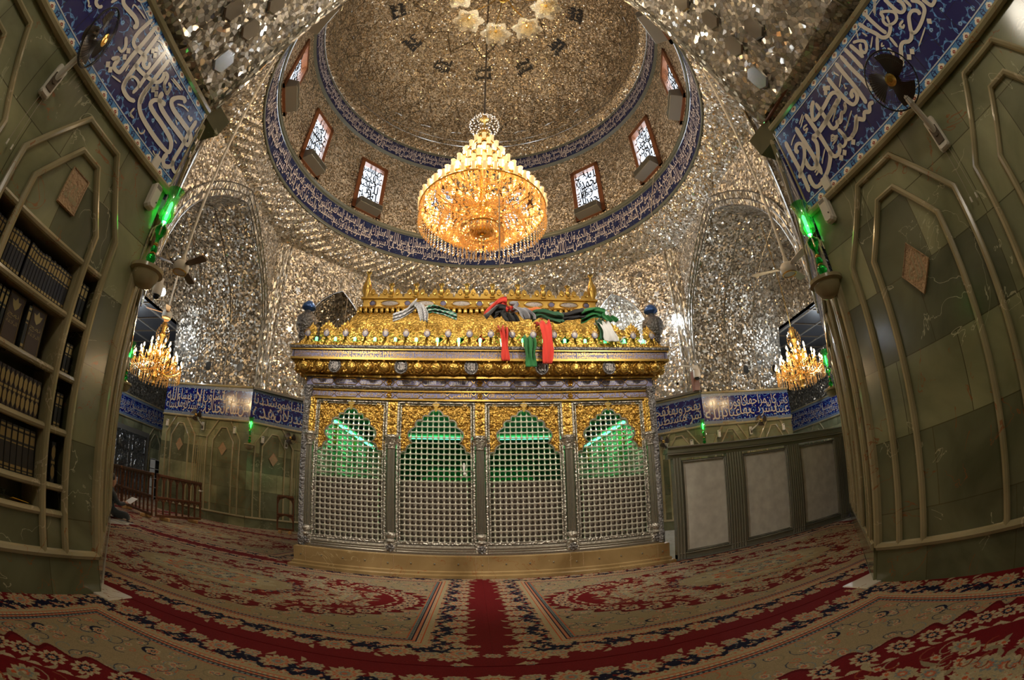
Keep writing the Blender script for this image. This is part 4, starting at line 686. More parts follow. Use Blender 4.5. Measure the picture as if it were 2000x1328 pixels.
for fi, rot in enumerate(FACES):
    Fm = face(rot)
    def fp(name, mat, fn, par=shrine, sm=False):
        b = MB(); b.m = Fm; fn(b); return b.build(name, mat, par, sm)
    # cartouches with their script on both enamel bands
    for (z0, z1, off, ws, sm_) in ((2.765,2.88,.10,w_b1,M['glaze']),(2.59,2.695,.055,w_b2,M['gold_plain'])):
        xs = []; x = -2.58
        for t in ws:
            wd = .19 if t is None else .405
            xs.append((x, wd, t)); x += wd
        k = 5.16/(x+2.58); h = (z1-z0)/2; zc = (z0+z1)/2
        for x, wd, t in xs:
            x = -2.58+(x+2.58)*k; wd *= k; hw = wd/2-.006; cx = x+wd/2
            pts = [(cx-hw,zc),(cx-hw+.035,zc+h*.82),(cx+hw-.035,zc+h*.82),(cx+hw,zc),(cx+hw-.035,zc-h*.82),(cx-hw+.035,zc-h*.82)]
            c = fp('cartouche', M['gold_plain'], lambda b: b.tube([(p,q,off+.003) for p,q in pts], .007, 5, True))
            if t: fp('lettering', sm_, lambda b: put_text(b, t, cx-hw+.035, z0+.014, 2*hw-.07, z1-z0-.028, off+.004), c)
            else: fp('rosette', M['gold'], lambda b: [b.sphere((cx+.03*cos(q*pi/3)*(q < 6), zc+.03*sin(q*pi/3)*(q < 6), off+.004), .016, 8, 5) for q in range(7)], c, True)
    ins = 'والشمس وضحاها والقمر اذا تلاها والنهار اذا جلاها والليل اذا يغشاها والسماء وما بناها'.split()
    def inscr(b):
        for q in range(12): put_line(b, ins[(q*2) % 9:][:4], -2.83+q*.472, 3.118, .455, .062, .324, gap=.004, jig=.01); put_line(b, ins[(q*3+1) % 9:][:4], -2.83+q*.472, 3.178, .455, .062, .324, gap=.004, jig=.01)
    if fi == 0: fp('lettering', M['gold_plain'], inscr)
    for q in range(13): fp('band_divider', M['dark'] if q in (0, 12) else M['enamel'], lambda b: b.box((-2.84+q*.472-.004,3.11,.318),(-2.84+q*.472+.004,3.245,.326)))
    # pomegranate bosses of the cove
    nb = 22
    for q in range(nb):
        x = -2.66+q*5.32/(nb-1); med = q % 4 == 2; mat = M['silver_dark'] if med else M['gold']
        def boss(b):
            if med: b.sphere((x,3.005,.285), .085, 12, 8, (1,1.15,.35)); b.tube([(x+.09*cos(t*pi/8),3.005+.105*sin(t*pi/8),.30) for t in range(16)], .012, 5, True)
            else:
                b.sphere((x,3.005,.272), .082, 12, 8, (1,.95,.8)); b.sphere((x,3.085,.315), .022, 6, 4)
                for s in (-1,1): b.tube([(x+s*.02,2.93,.20),(x+s*.085,2.955,.235),(x+s*.105,3.02,.275),(x+s*.07,3.075,.30)], [.014,.018,.016,.008], 5)
        o = fp('medallion' if med else 'boss', mat, boss, sm=True)
        if med: fp('lettering', M['enamel_pale'], lambda b: put_text(b, 'الله', x-.05, 2.95, .10, .10, .318), o)
        if q < nb-1:
            x2 = x+5.32/(nb-1)/2; fp('cove_leaf', M['gold'], lambda b: [b.sphere((x2+dx,zz,o2), r, 7, 5, (1,1,.6)) for dx, zz, o2, r in ((0,2.95,.205,.028),(-.03,3.0,.245,.024),(.03,3.0,.245,.024),(0,3.05,.272,.026),(0,3.0,.25,.018))], sm=True)
    # crest of acanthus leaves with enamel cameos, and a green light between each pair
    nl = 18; step = 5.30/(nl-1)
    for q in range(nl if fi == 0 else 18):
        x = -2.65+q*step; zb = 3.30; off = .28
        half = [(.055,0),(.145,.012),(.142,.06),(.105,.075),(.075,.065),(.06,.11),(.085,.15),(.135,.185),(.118,.21),(.143,.25),(.118,.265),(.13,.315),(.10,.32),(.10,.36),(.066,.355),(.052,.395),(.02,.39),(0,.44)]
        def leaf(b):
            out = [(x-a,zb+c) for a,c in half]+[(x+a,zb+c) for a,c in half[::-1][1:]]; n = len(out); cen = (x,zb+.20,off+.035)
            b.put([(p,z,off+.006*(i%2)) for i,(p,z) in enumerate(out)]+[cen], [(i,i+1,n) for i in range(n-1)]); b.put([(p,z,off-.02) for p,z in out], [tuple(range(n))[::-1]])
            for a in (-.95,-.6,-.3,.3,.6,.95,0): b.tube([(x+.045*sin(a),zb+.20+.05*cos(a),off+.035),(x+.115*sin(a),zb+.21+.15*cos(a)*(1.2 if a == 0 else 1),off+.012)], [.013,.006], 5)
            for s in (-1,1): b.tube([(x+s*(.09+.045*cos(t*.8)*(1-t*.08)),zb+.045+.038*sin(t*.8)*(1-t*.08),off+.012) for t in range(9)], .010, 5)
        l = fp('crest_leaf', M['gold'], leaf)
        fp('cameo', M['enamel_pale'], lambda b: b.sphere((x,zb+.215,off+.03), .05, 12, 6, (.72,1,.4)), l, True); fp('cameo_rim', M['enamel'], lambda b: b.tube([(x+.040*cos(t*pi/8),zb+.215+.055*sin(t*pi/8),off+.036) for t in range(16)], .008, 5, True), l, True)
        if q < nl-1:
            x2 = x+step/2
            lp = fp('lamp_socket', M['gold_plain'], lambda b: b.tube([(x2,zb,off+.03),(x2,zb+.03,off+.03),(x2,zb+.032,off+.03),(x2,zb+.075,off+.03)], [.018,.018,.024,.022], 8), sm=True)
            fp('green_bulb', M['green_bulb'], lambda b: b.tube([(x2,zb+.075,off+.03),(x2,zb+.085,off+.03),(x2,zb+.135,off+.03),(x2,zb+.145,off+.03)], [.018,.024,.024,.012], 8), lp, True)
    # columns, frames, spandrels, lattices
    for k in range(-2, 3):
        x = k*SPC*(HX-.0)/2.612
        pd = fp('pedestal', M['silver'], lambda b: b.bevbox((x-.085,.335,-.06),(x+.085,.50,.10), .012)); fp('rosette', M['silver_dark'], lambda b: (b.sphere((x,.415,.10), .026, 10, 6), [b.sphere((x+.045*cos(q*pi/4),.415+.045*sin(q*pi/4),.10), .021, 7, 5, (1,1,.6)) for q in range(8)]), pd, True)
        Fr = Fm @ Matrix.Translation((x,0,.045)) @ Matrix.Rotation(-pi/2, 4, 'X')
        def cp(name, mat, fn, par):
            b = MB(); b.m = Fr; fn(b); return b.build(name, mat, par, True)
        col = cp('column', M['silver_plain'], lambda b: b.lathe([(.058,.66),(.055,1.3),(.052,1.84)], 24, scal=lambda t: 1+.10*cos(2*pi*t*12)), shrine)
        cp('column_base', M['silver'], lambda b: b.lathe([(.075,.50),(.08,.515),(.07,.53),(.052,.545),(.075,.575),(.082,.60),(.07,.63),(.05,.645),(.066,.66)], 20), col)
        cp('capital', M['silver'], lambda b: b.lathe([(.055,1.84),(.068,1.85),(.055,1.865),(.062,1.90),(.085,1.95),(.10,1.985),(.078,1.995),(.10,2.01),(.10,2.04),(.08,2.05)], 20, scal=lambda t: 1+.07*cos(2*pi*t*8)), col)
        pil = fp('pilaster', M['gold'], lambda b: b.bevbox((x-.075,2.05,-.05),(x+.075,2.575,.03), .01))
        for z in (2.13, 2.24, 2.35, 2.46): fp('boss', M['gold_relief'], lambda b: b.sphere((x,z,.03), .048, 10, 6, (1,1,.6)), pil, True)
    for k in range(4):
        cx = (k-1.5)*SPC*HX/2.612; hw = .525
        if fi == 0:
            def frm(b):
                b.tube([(cx-hw-.025,.52,.02),(cx-hw-.025,2.535,.02),(cx+hw+.025,2.535,.02),(cx+hw+.025,.52,.02)], .026, 6)
                b.tube([(cx-hw+.015,.52,.03),(cx-hw+.015,2.50,.03),(cx+hw-.015,2.50,.03),(cx+hw-.015,.52,.03)], .012, 6)
            fp('bay_frame', M['silver'], frm)
        lob = [(-.52,1.735),(-.43,1.82,.04),(-.328,1.936,.035),(-.30,2.185,.10),(-.195,2.285,.05),(-.11,2.35,.04),(-.0,2.435,.03)]
        pts = [(lob[0][0], lob[0][1])]
        for a, c in zip(lob, lob[1:]):
            dx, dz = c[0]-a[0], c[1]-a[1]; L = math.hypot(dx, dz); nx, nz = -dz/L, dx/L
            for i in range(1, 7): t = i/6; h = c[2]*4*t*(1-t)*.9; pts.append((a[0]+dx*t+nx*h, a[1]+dz*t+nz*h))
        pts = [(cx+max(p,-hw), z) for p, z in pts]; right = [(2*cx-p, z) for p, z in pts[::-1][1:]]
        def span(b):
            for P in (pts, [(2*cx-p,z) for p,z in pts]):
                e = cx-hw if P[0][0] < cx else cx+hw; b.strip([(p,z,.012) for p,z in P],[(e,z,.012) for p,z in P]); 
            b.quad((cx-hw,2.435,.012),(cx+hw,2.435,.012),(cx+hw,2.51,.012),(cx-hw,2.51,.012))
        spn = fp('arch_panel', M['gold_relief'], span)
        fp('arch_rim', M['silver_plain'], lambda b: b.tube([(p,z,.022) for p,z in pts+right], .013, 6), spn, True)
        fp('keystone', M['gold_plain'], lambda b: b.prism([(cx,2.40),(cx+.03,2.45),(cx+.015,2.46),(cx+.055,2.51),(cx,2.57),(cx-.055,2.51),(cx-.015,2.46),(cx-.03,2.45)], .01, .04), spn)
        xs_ = [p[0] for p in pts]; zs_ = [p[1] for p in pts]; rs = random.Random(5)
        def flowers(b):
            done = []; tries = 0
            while len(done) < 60 and tries < 3000:
                tries += 1; z = rs.uniform(1.86, 2.49); e = np.interp(z, zs_, xs_)-cx; lo, hi = -hw+.03, e-.035
                if z > 2.43: hi = -.05
                if hi <= lo: continue
                x = rs.uniform(lo, hi); R = rs.choice([.052,.035,.03,.022])
                if any((x-p)**2+(z-q)**2 < ((R+r)*.82)**2 for p,q,r in done): continue
                done.append((x,z,R))
            for x, z, R in done:
                for s in (-1, 1):
                    b.sphere((cx+s*x,z,.02), R*.5, 7, 5, (1,1,.9))
                    if R > .028: [b.sphere((cx+s*(x+R*.62*cos(q*pi/3)),z+R*.62*sin(q*pi/3),.016), R*.42, 6, 4, (1,1,.7)) for q in range(6)]
        if fi == 0: fp('floral_pattern', M['gold'], flowers, spn, True)
        if fi == 0 and k == 0:
            lat = MB(); nxc, nz = 13, 24; dx = 2*hw/nxc; dz = (2.43-.51)/nz
            for i in range(nz+1):
                z = .51+i*dz; rings = []
                for j in range(nxc*4+1):
                    t = j % 4; r = (.020, .0125, .0105, .0125)[t]; x = -hw+j*dx/4; rings.append([(x, z+r*cos(q*pi/3), r*sin(q*pi/3)) for q in range(6)])
                lat.loft(rings, True, True)
            for j in range(1, nxc):
                x = -hw+j*dx; rings = []
                for i in range(nz*5+1):
                    t = i % 5; r = (.019,.015,.0085,.0085,.012)[t]; z = .51+i*dz/5; rings.append([(x+r*cos(q*pi/3), z, r*sin(q*pi/3)) for q in range(6)])
                lat.loft(rings, True, True)
            LATTICE = lat.build('lattice', M['lattice'], shrine, True); LATTICE.matrix_local = Fm @ Matrix.Translation((cx,0,-.01))
            gl = MB(); gl.box((-hw,.51,-.006),(hw,1.42,.0)); SCREEN = gl.build('glass_screen', M['screen_glass'], shrine); SCREEN.matrix_local = Fm @ Matrix.Translation((cx,0,-.06))
        else:
            for src, d in ((LATTICE, -.01), (SCREEN, -.06)):
                c = src.copy(); COL.objects.link(c); c.parent = shrine; c.matrix_local = Fm @ Matrix.Translation((cx,0,d))
    for i, x in enumerate(np.linspace(-2.6, 2.6, 17)): fp('bolt', M['steel'], lambda b: b.sphere((x,.215 if i % 4 else .20,.165+.002), .013, 8, 5))
    for x in (-1.96,-.65,.65,1.96): 
        for s in (-.565,.565): fp('base_joint', M['plaque'], lambda b: b.box((x+s-.003,.115,.16),(x+s+.003,.32,.167)))
for sx in (-1, 1):
    for sy in (-1, 1):
        c = (sx*(HX+.07), sy*(HX+.07), 0)
        p = sp('corner_post', M['silver_dark'], lambda b: b.lathe([(.06,.34),(.065,.5),(.05,.52),(.055,2.4),(.07,2.5),(.05,2.54),(.075,2.66),(.09,2.72),(.06,2.74)], 14, c), sm=True)
        sp('corner_foot', M['honey'], lambda b: b.lathe([(.09,.07),(.09,.16),(.06,.19),(.085,.24),(.06,.30),(.07,.335)], 14, c), p, True)
        u = (sx*(HX+.20), sy*(HX+.20), 3.30)
        q = sp('corner_urn', M['silver_dark'], lambda b: b.lathe([(.11,0),(.11,.03),(.07,.05),(.055,.10),(.09,.14),(.12,.20),(.10,.23),(.15,.30),(.18,.40),(.165,.50),(.11,.56),(.06,.59),(.05,.63)], 18, u), sm=True)
        sp('urn_plinth', M['gold_plain'], lambda b: b.bevbox((u[0]-.16,u[1]-.16,3.295),(u[0]+.16,u[1]+.16,3.32), .006), q)
        sp('urn_cap', new_mat('blue_dome', (.10,.22,.62), .12, .6) if (sx,sy) == (-1,-1) else bpy.data.materials['blue_dome'], lambda b: b.lathe([(.05,.63),(.115,.67),(.118,.69),(.10,.74),(.06,.78),(.012,.80)], 16, u), q, True)
# gold roof
sp('roof_slope', M['gold'], lambda b: loops(b, [(-.05,3.28),(-.06,3.55),(-.10,3.72),(-.20,3.82),(-.30,3.86)]), sm=True)
sp('upper_slope', M['gold'], lambda b: loops(b, [(-.30,3.86),(-.34,3.90),(-.36,4.0),(-.40,4.10),(-.47,4.20)]), sm=True)
def scal(b):
    for rot in FACES:
        b.m = face(rot) @ Matrix.Translation((0,0,-.47))
        for q in range(44): x = -2.05+q*4.1/43; b.lathe([(.005,-.05-.03*abs(math.sin(q*pi/4))),(.042,-.02),(.048,.03),(.03,.07)], 8, (x,0,0)) if 0 else b.sphere((x,4.245-.02*abs(sin(q*pi/5.5)),.02), .045, 7, 5, (.9,1.4,.7))
sp('gadroon_edge', M['gold_plain'], scal, sm=True)
sp('roof_band', M['gold_plain'], lambda b: loops(b, [(-.47,4.28),(-.45,4.30),(-.47,4.32),(-.52,4.33),(-.52,4.47),(-.48,4.48),(-.48,4.51),(-.55,4.52)], cap=True))
for rot in FACES:
    Fm = face(rot) @ Matrix.Translation((0,0,-.52))
    def fq(name, mat, fn, par=shrine, sm=False):
        b = MB(); b.m = Fm; fn(b); return b.build(name, mat, par, sm)
    for q in range(13):
        x = -1.86+q*3.72/12; big = q % 2
        fq('roof_cartouche', M['enamel_pale'] if big else M['enamel'], lambda b: b.sphere((x,4.40,.0), .05, 12, 6, (3.0 if big else 1.1,.95,.45)), sm=True); fq('roof_cartouche_rim', M['gold_plain'], lambda b: b.tube([(x+(.165 if big else .06)*cos(t*pi/8),4.40+.055*sin(t*pi/8),.012) for t in range(16)], .008, 5, True), sm=True)
    for q in range(18):
        x = -1.87+q*3.74/17
        fq('roof_crest', M['gold_plain'], lambda b: (b.prism([(x-.10,4.51),(x+.10,4.51),(x+.085,4.58),(x+.05,4.585),(x+.04,4.64),(x,4.685),(x-.04,4.64),(x-.05,4.585),(x-.085,4.58)], .0, .02), b.sphere((x,4.58,.02), .035, 7, 5, (1,1,.6))))
    for q in range(1, 9):
        x = -1.98+q*3.96/9; b = MB(); b.m = Fm @ Matrix.Translation((x,4.50,.02)) @ Matrix.Rotation(-pi/2, 4, 'X'); b.lathe([(.05,0),(.05,.02),(.025,.04),(.05,.09),(.055,.13),(.03,.16),(.03,.20),(.055,.25),(.05,.26)], 12); b.build('finial', M['gold_plain'], shrine, True)
for sx in (-1,1):
    for sy in (-1,1): sp('corner_finial', M['gold_plain'], lambda b: b.lathe([(.05,4.48),(.06,4.52),(.05,4.56),(.085,4.64),(.09,4.72),(.06,4.82),(.03,4.90),(.025,4.97),(.05,5.02),(.055,5.03)], 14, (sx*(HX-.55),sy*(HX-.55),0)), sm=True)
sp('rear_panel', M['dgreen'], lambda b: b.box((-HX+.1,HX-.10,.36),(HX-.1,HX-.08,2.72)))
sp('lintel', M['silver'], lambda b: loops(b, [(-.02,2.50),(.005,2.505),(.03,2.58)]))
sp('inner_ceiling', M['dgreen'], lambda b: b.box((-HX+.06,-HX+.06,2.72),(HX-.06,HX-.06,2.74)))
sp('inner_floor', M['marble'], lambda b: b.box((-HX+.06,-HX+.06,.34),(HX-.06,HX-.06,.36)))
# inside: the draped tomb and the green tubes
tomb = empty('tomb', (ZX, 9.5, .362), 0, 'cloth draped tomb inside the lattice under green light', 'tomb')
b = MB(); b.bevbox((-1.1,-.75,0),(1.1,.75,1.25), .05); b.build('cloth_cover', M['green'], tomb); b = MB(); b.bevbox((-1.0,-.65,1.25),(1.0,.65,1.45), .06); b.build('upper_cover', M['dgreen'], tomb)
for i, (a, c_, lab) in enumerate((((-2.2,6.9,2.3),(-2.2,9.9,2.3),'green tube light running back inside the leftmost lattice bay'),((2.4,6.9,2.3),(2.4,9.9,2.3),'green tube light running back inside the rightmost lattice bay'),((-1.7,8.25,2.3),(1.9,8.25,2.3),'green tube light crossing behind the two middle lattice bays'))):
    t = empty('tube_light', a, 0, lab, 'tube light'); d = Vector(c_)-Vector(a)
    b = MB(); b.tube([(0,0,0), tuple(d)], .022, 8); b.build('tube', M['green_tube'], t, True); b = MB(); b.tube([(0,0,.05), tuple(d+Vector((0,0,.05)))], .03, 6); b.build('batten', M['white_plastic'], t)
    for f in (.1,.9): b = MB(); b.tube([tuple(d*f+Vector((0,0,.05))), tuple(d*f+Vector((0,0,.42)))], .006, 4); b.build('hanger', M['steel'], t)
for x in (-2.0, -.6, .8, 2.2): lamp('green_tube_glow', 'POINT', (x, 7.9, 2.15), 4.5, GRN, .12)
# cloths left on the shrine
def drape(name, mat, path, w, label, group=None, amp=.03, seed=0, taper=1, waves=1.7):
    """a strip of cloth following a path of points, folded across its width"""
    P = smooth_pts(path, 5); n = len(P); rs = random.Random(seed); ph = rs.uniform(0, 6)
    def fn(u, v):
        i = min(int(u*(n-1)+.5), n-1); p = P[i]; ww = w*(1+(taper-1)*u)*(1+.14*sin(u*7+ph)+.06*sin(u*17)); t = P[min(i+1,n-1)]-P[max(i-1,0)]; s = Vector((1,0,0)) if abs(t[0]) < np.linalg.norm(t)*.75 else Vector((0,.6,-.8)); nn = Vector(tuple(t)).cross(s).normalized()
        q = Vector(tuple(p))+s*(v-.5)*ww+nn*amp*(sin(v*pi*2*waves+ph+1.6*sin(u*3.1+ph)+v*v*3)+.55*sin(v*(7+5*sin(ph))+u*6+ph*2)+.3*sin(v*23+u*9))*(.6+.4*sin(u*5+ph)); return tuple(q)
    b = MB(); b.grid(fn, n-1, 16); o = b.build(name, mat, None, True, uv=lambda c: np.column_stack([c[:,0]+c[:,1], c[:,2]+c[:,1]])); md = o.modifiers.new('thickness', 'SOLIDIFY'); md.thickness = .006; return tag(o, label, 'cloth', group)
Yf = ZY-HX-.36; X_ = lambda x: ZX+x
drape('red_cloth', M['red'], [(.44,6.42,3.66),(.44,6.20,3.62),(.45,6.11,3.50),(.45,6.10,3.33),(.455,6.105,3.18),(.46,6.11,3.08)], .13, 'narrow red cloth hanging over the shrine cornice left of the green cloth', seed=1, taper=.8)
drape('green_cloth', M['green'], [(.79,6.30,3.45),(.80,6.16,3.46),(.81,6.10,3.36),(.81,6.09,3.2),(.815,6.09,3.08),(.82,6.09,2.98)], .16, 'green cloth hanging over the shrine cornice between two red cloths', seed=2, taper=1.05)
drape('red_cloth', M['red'], [(1.05,6.4,3.72),(1.05,6.20,3.72),(1.06,6.11,3.62),(1.07,6.09,3.42),(1.07,6.09,3.22),(1.05,6.10,3.03)], .24, 'wide red cloth hanging over the shrine cornice right of the green cloth', seed=3, taper=.5)
drape('white_cloth', M['white'], [(1.98,6.45,3.78),(1.99,6.22,3.74),(2.0,6.12,3.62),(2.03,6.10,3.48),(2.05,6.11,3.38)], .2, 'white cloth hung between crest leaves near the right corner of the shrine', seed=4)
drape('checked_scarf', M['check'], [(-1.24,6.34,3.83),(-1.08,6.30,3.87),(-.95,6.24,3.93),(-.86,6.16,3.98),(-.78,6.12,3.90),(-.74,6.08,3.78),(-.72,6.06,3.66)], .13, 'white checked scarf thrown on the gold roof at left', seed=5, amp=.035, waves=2)
drape('green_scarf', M['check_green'], [(-.76,6.24,3.90),(-.6,6.22,3.93),(-.42,6.24,3.88),(-.25,6.28,3.82)], .12, 'green checked scarf beside the white scarf on the gold roof', seed=6, amp=.04)
drape('red_cloth', M['red'], [(.28,6.35,3.93),(.36,6.25,4.0),(.48,6.22,4.02),(.58,6.28,3.93)], .22, 'red cloth bunched on top of the cloth heap on the roof', seed=7, amp=.06)
drape('black_cloth', M['black'], [(.27,6.25,3.82),(.36,6.17,3.88),(.48,6.15,3.86),(.58,6.2,3.72)], .2, 'black cloth under the red bunch on the roof', seed=8, amp=.05)
drape('grey_cloth', M['greycloth'], [(.55,6.3,3.98),(.66,6.22,3.97),(.78,6.17,3.86),(.84,6.2,3.76)], .2, 'grey cloth right of the red bunch on the roof', seed=9, amp=.05)
drape('orange_cloth', M['orange'], [(.80,6.32,3.92),(.95,6.28,3.92),(1.08,6.3,3.88)], .14, 'orange cloth strip behind the grey cloth on the roof', seed=10, amp=.03)
drape('green_cloth', M['dgreen'], [(.88,6.22,3.82),(1.02,6.18,3.85),(1.2,6.2,3.80),(1.36,6.24,3.79)], .16, 'dark green cloth lying along the roof edge above the wide red cloth', seed=11, amp=.04)
drape('black_cloth', M['black'], [(1.28,6.28,3.82),(1.45,6.24,3.84),(1.62,6.24,3.88),(1.75,6.28,3.90)], .15, 'black cloth rolled along the roof edge right of centre', seed=12, amp=.04)
drape('green_cloth', M['green'], [(1.66,6.3,3.86),(1.85,6.22,3.90),(2.02,6.2,3.86),(2.12,6.18,3.74)], .18, 'green cloth heaped on the roof toward the right end', seed=13, amp=.05)
drape('green_cloth', M['dgreen'], [(1.92,6.24,3.80),(1.94,6.18,3.68),(1.95,6.15,3.55),(1.96,6.15,3.42)], .14, 'green cloth trailing down behind the crest leaves near the right end', seed=14)
for i, (x, mk, nm, lab) in enumerate(((-.42,'dgreen','green_cloth','green cloth bundled behind the sixth and seventh crest leaves'),(-.12,'dgreen','green_cloth','dark green cloth behind the crest lamp left of centre'),(.16,'red','red_cloth','red cloth bundled behind the crest at the middle of the shrine'),(1.42,'green','green_cloth','green cloth bundled behind the crest right of the wide red cloth'),(2.32,'white','white_cloth','small white cloth behind the last green lamp at right'))):
    drape(nm, M[mk], [(x-.13,6.34,3.33),(x-.05,6.30,3.44),(x+.05,6.30,3.45),(x+.14,6.34,3.33)], .14, lab, seed=20+i, amp=.04)
# ---------------------------------------------------------------- chandeliers
def bead(b, p, r, k=1.6):
    x,y,z = p; b.put([(x+r,y,z),(x,y+r,z),(x-r,y,z),(x,y-r,z),(x,y,z+r*k),(x,y,z-r*k)], [(0,1,4),(1,2,4),(2,3,4),(3,0,4),(1,0,5),(2,1,5),(3,2,5),(0,3,5)])
CX = .17
ch = empty('chandelier', (CX, Y0, 7.2), 0, 'great crystal chandelier with tiers of lit glass shades under the dome', 'chandelier')
def cpart(name, mat, fn, par=ch, sm=False, kind=None):
    b = MB(); b.m = Matrix.Translation((0,0,-7.2)); fn(b); o = b.build(name, mat, par, sm, kind=kind); return o
cpart('rod', M['brown_metal'], lambda b: b.tube([(0,0,11.6),(0,0,20.54)], .03, 8), sm=True)
cpart('stem', M['brass'], lambda b: b.lathe([(.05,7.3),(.12,7.35),(.09,7.5),(.10,7.9),(.22,8.1),(.10,8.4),(.09,9.6),(.18,9.8),(.09,10.0),(.08,10.5),(.20,10.62),(.22,10.68),(.06,10.8),(.05,11.3),(.14,11.45),(.10,11.6),(.02,11.65)], 16), sm=True)
TIER = [(1.56,7.98,40),(1.40,8.25,34),(1.15,8.64,28),(.92,9.05,22),(.70,9.5,16),(.48,9.95,12),(.28,10.35,7)]
for R, z, n in TIER:
    cpart('tier_ring', M['brass'], lambda b: b.tube([(R*cos(t*pi/24),R*sin(t*pi/24),z-.03) for t in range(48)], .022, 6, True), sm=True)
    cpart('tier_arms', M['brass'], lambda b: [b.tube([(f*R*cos(a),f*R*sin(a),z-.03-.22*sin(pi*f)) for f in (.08,.25,.5,.75,1)], .014, 4) for a in [2*pi*k/(n//2) for k in range(n//2)]], sm=True)
sh = MB(); sh.lathe([(.02,-.02),(.045,0),(.055,.03),(.053,.15),(.068,.195)], 12, cap=False, scal=None)
spots = sorted(((R*sin(2*pi*(k+.5*(i % 2))/n), -R*cos(2*pi*(k+.5*(i % 2))/n), z-7.2) for i, (R, z, n) in enumerate(TIER) for k in range(n)), key=lambda p: p[1])
first = None; rest = MB()
for k, p in enumerate(spots):
    if k < 100:
        if first is None: first = sh.build('shade', M['shade'], ch, True); first.location = p
        else: c = first.copy(); COL.objects.link(c); c.parent = ch; c.location = p
    else: rest.put([(v[0]+p[0], v[1]+p[1], v[2]+p[2]) for v in sh.v], sh.f)
rest.build('shade', M['shade'], ch, True, kind='stuff')
def basket(b, R0, z0, R1, z1, n, m, r):
    for k in range(n):
        a = 2*pi*k/n
        for i in range(m): t = i/(m-1); R = R0+(R1-R0)*t; bead(b, (R*cos(a), R*sin(a), z0+(z1-z0)*t-.16*sin(pi*t)*(1-t*.5)), r*(1-.25*t))
cpart('crystal_strings', M['crystal'], lambda b: (basket(b,1.53,7.90,.50,7.36,48,13,.04), basket(b,1.15,7.95,.45,7.45,32,9,.036), basket(b,.5,7.36,.06,7.28,20,6,.034)), kind='stuff')
cpart('crystal_fringe', M['crystal'], lambda b: [bead(b, (R*cos(a), R*sin(a), z-.02-.085*i), .03 if i < n-1 else .042, 1.9) for R, z, n, c in ((1.55,7.88,5,76),(1.38,8.2,3,60),(1.13,8.58,3,50),(.9,9.0,3,54),(.68,9.45,3,40),(.5,7.33,3,40),(1.02,7.62,3,64)) for a in [2*pi*k/c for k in range(c)] for i in range(n)], kind='stuff')
cpart('bottom_dish', M['brass'], lambda b: (b.lathe([(.02,7.20),(.06,7.22),(.05,7.26),(.26,7.28),(.30,7.31),(.28,7.33)], 20), b.tube([(.5*cos(t*pi/16),.5*sin(t*pi/16),7.36) for t in range(32)], .025, 6, True)), sm=True)
cpart('crystal_crown', M['crystal'], lambda b: [bead(b, ((.10+.32*sin(pi*i/9))*cos(a), (.10+.32*sin(pi*i/9))*sin(a), 10.75+.095*i), .024) for a in [2*pi*k/18 for k in range(18)] for i in range(10)]+[b.sphere((.13*cos(k*pi/3),.13*sin(k*pi/3),10.95), .07, 8, 6) for k in range(6)], kind='stuff')
def side_chandelier(x, y, label, s=1.0):
    r = empty('crystal_chandelier', (x, y, 3.3), 0, label, 'chandelier', 'side chandeliers')
    def p(name, mat, fn, sm=False, kind=None, par=r):
        b = MB(); fn(b); return b.build(name, mat, par, sm, kind=kind)
    p('rod', M['brass'], lambda b: b.tube([(0,0,1.75),(0,0,5.19)], .012, 6), True)
    p('stem', M['brass'], lambda b: b.lathe([(.02,.0),(.07,.04),(.05,.12),(.10,.22),(.05,.34),(.06,.7),(.16,.82),(.17,.90),(.06,1.02),(.05,1.25),(.12,1.36),(.07,1.46),(.10,1.6),(.03,1.75)], 14), True)
    k = 0
    for R, z, n in ((.70*s,.50,16),(.52*s,.72,12),(.28*s,.98,8)):
        p('arms', M['brass'], lambda b: [b.tube([(f*R*cos(a),f*R*sin(a),z-.20*sin(pi*f)+.03*f) for f in (.08,.25,.5,.75,1)], .013, 5) for a in [2*pi*k/n for k in range(n)]], True)
        for q in range(n):
            a = 2*pi*(q+.5*(R < .6))/n; c = (R*cos(a), R*sin(a), z)
            o = p('candle', M['brass'], lambda b: b.lathe([(.035,.02),(.045,.04),(.012,.05),(.014,.14)], 8, c), True)
            p('bulb', M['bulb'], lambda b: b.lathe([(.012,.14),(.027,.17),(.025,.20),(.012,.235),(.003,.25)], 8, c), True, par=o)
    p('crystal_fringe', M['crystal'], lambda b: [bead(b, (R*cos(a), R*sin(a), z-.02-.06*i), .024, 1.8) for R, z, n, c in ((.70*s,.48,5,44),(.52*s,.68,4,32),(.28*s,.95,4,22),(.40*s,.22,3,24)) for a in [2*pi*j/c for j in range(c)] for i in range(n)]+[bead(b, (R*cos(a), R*sin(a), .45-.35*(1-R/.7)), .022) for a in [2*pi*j/20 for j in range(20)] for R in (.62,.52,.42,.32,.22)]+[bead(b, ((.07+.13*sin(pi*i/8))*cos(a), (.07+.13*sin(pi*i/8))*sin(a), 1.05+.08*i), .02) for a in [2*pi*j/12 for j in range(12)] for i in range(9)], kind='stuff')
    return r
side_chandelier(-8.35, 9.23, 'lit crystal chandelier hanging in the left side bay behind the brown fan', 1.08)
side_chandelier(8.5, 9.17, 'lit crystal chandelier hanging in the right side bay above the partition')
fl_ = empty('flower_chandelier', (.26, 2.85, 6.58), 0, 'clear glass flower chandelier hanging from the front arch at the top edge', 'chandelier')
b = MB(); b.tube([(0,0,.9),(0,0,2.8)], .012, 6); b.build('rod', M['brass'], fl_, True); b = MB(); b.lathe([(.02,.55),(.08,.6),(.06,.75),(.10,.9),(.03,1.0)], 12); b.build('stem', M['brass'], fl_, True)
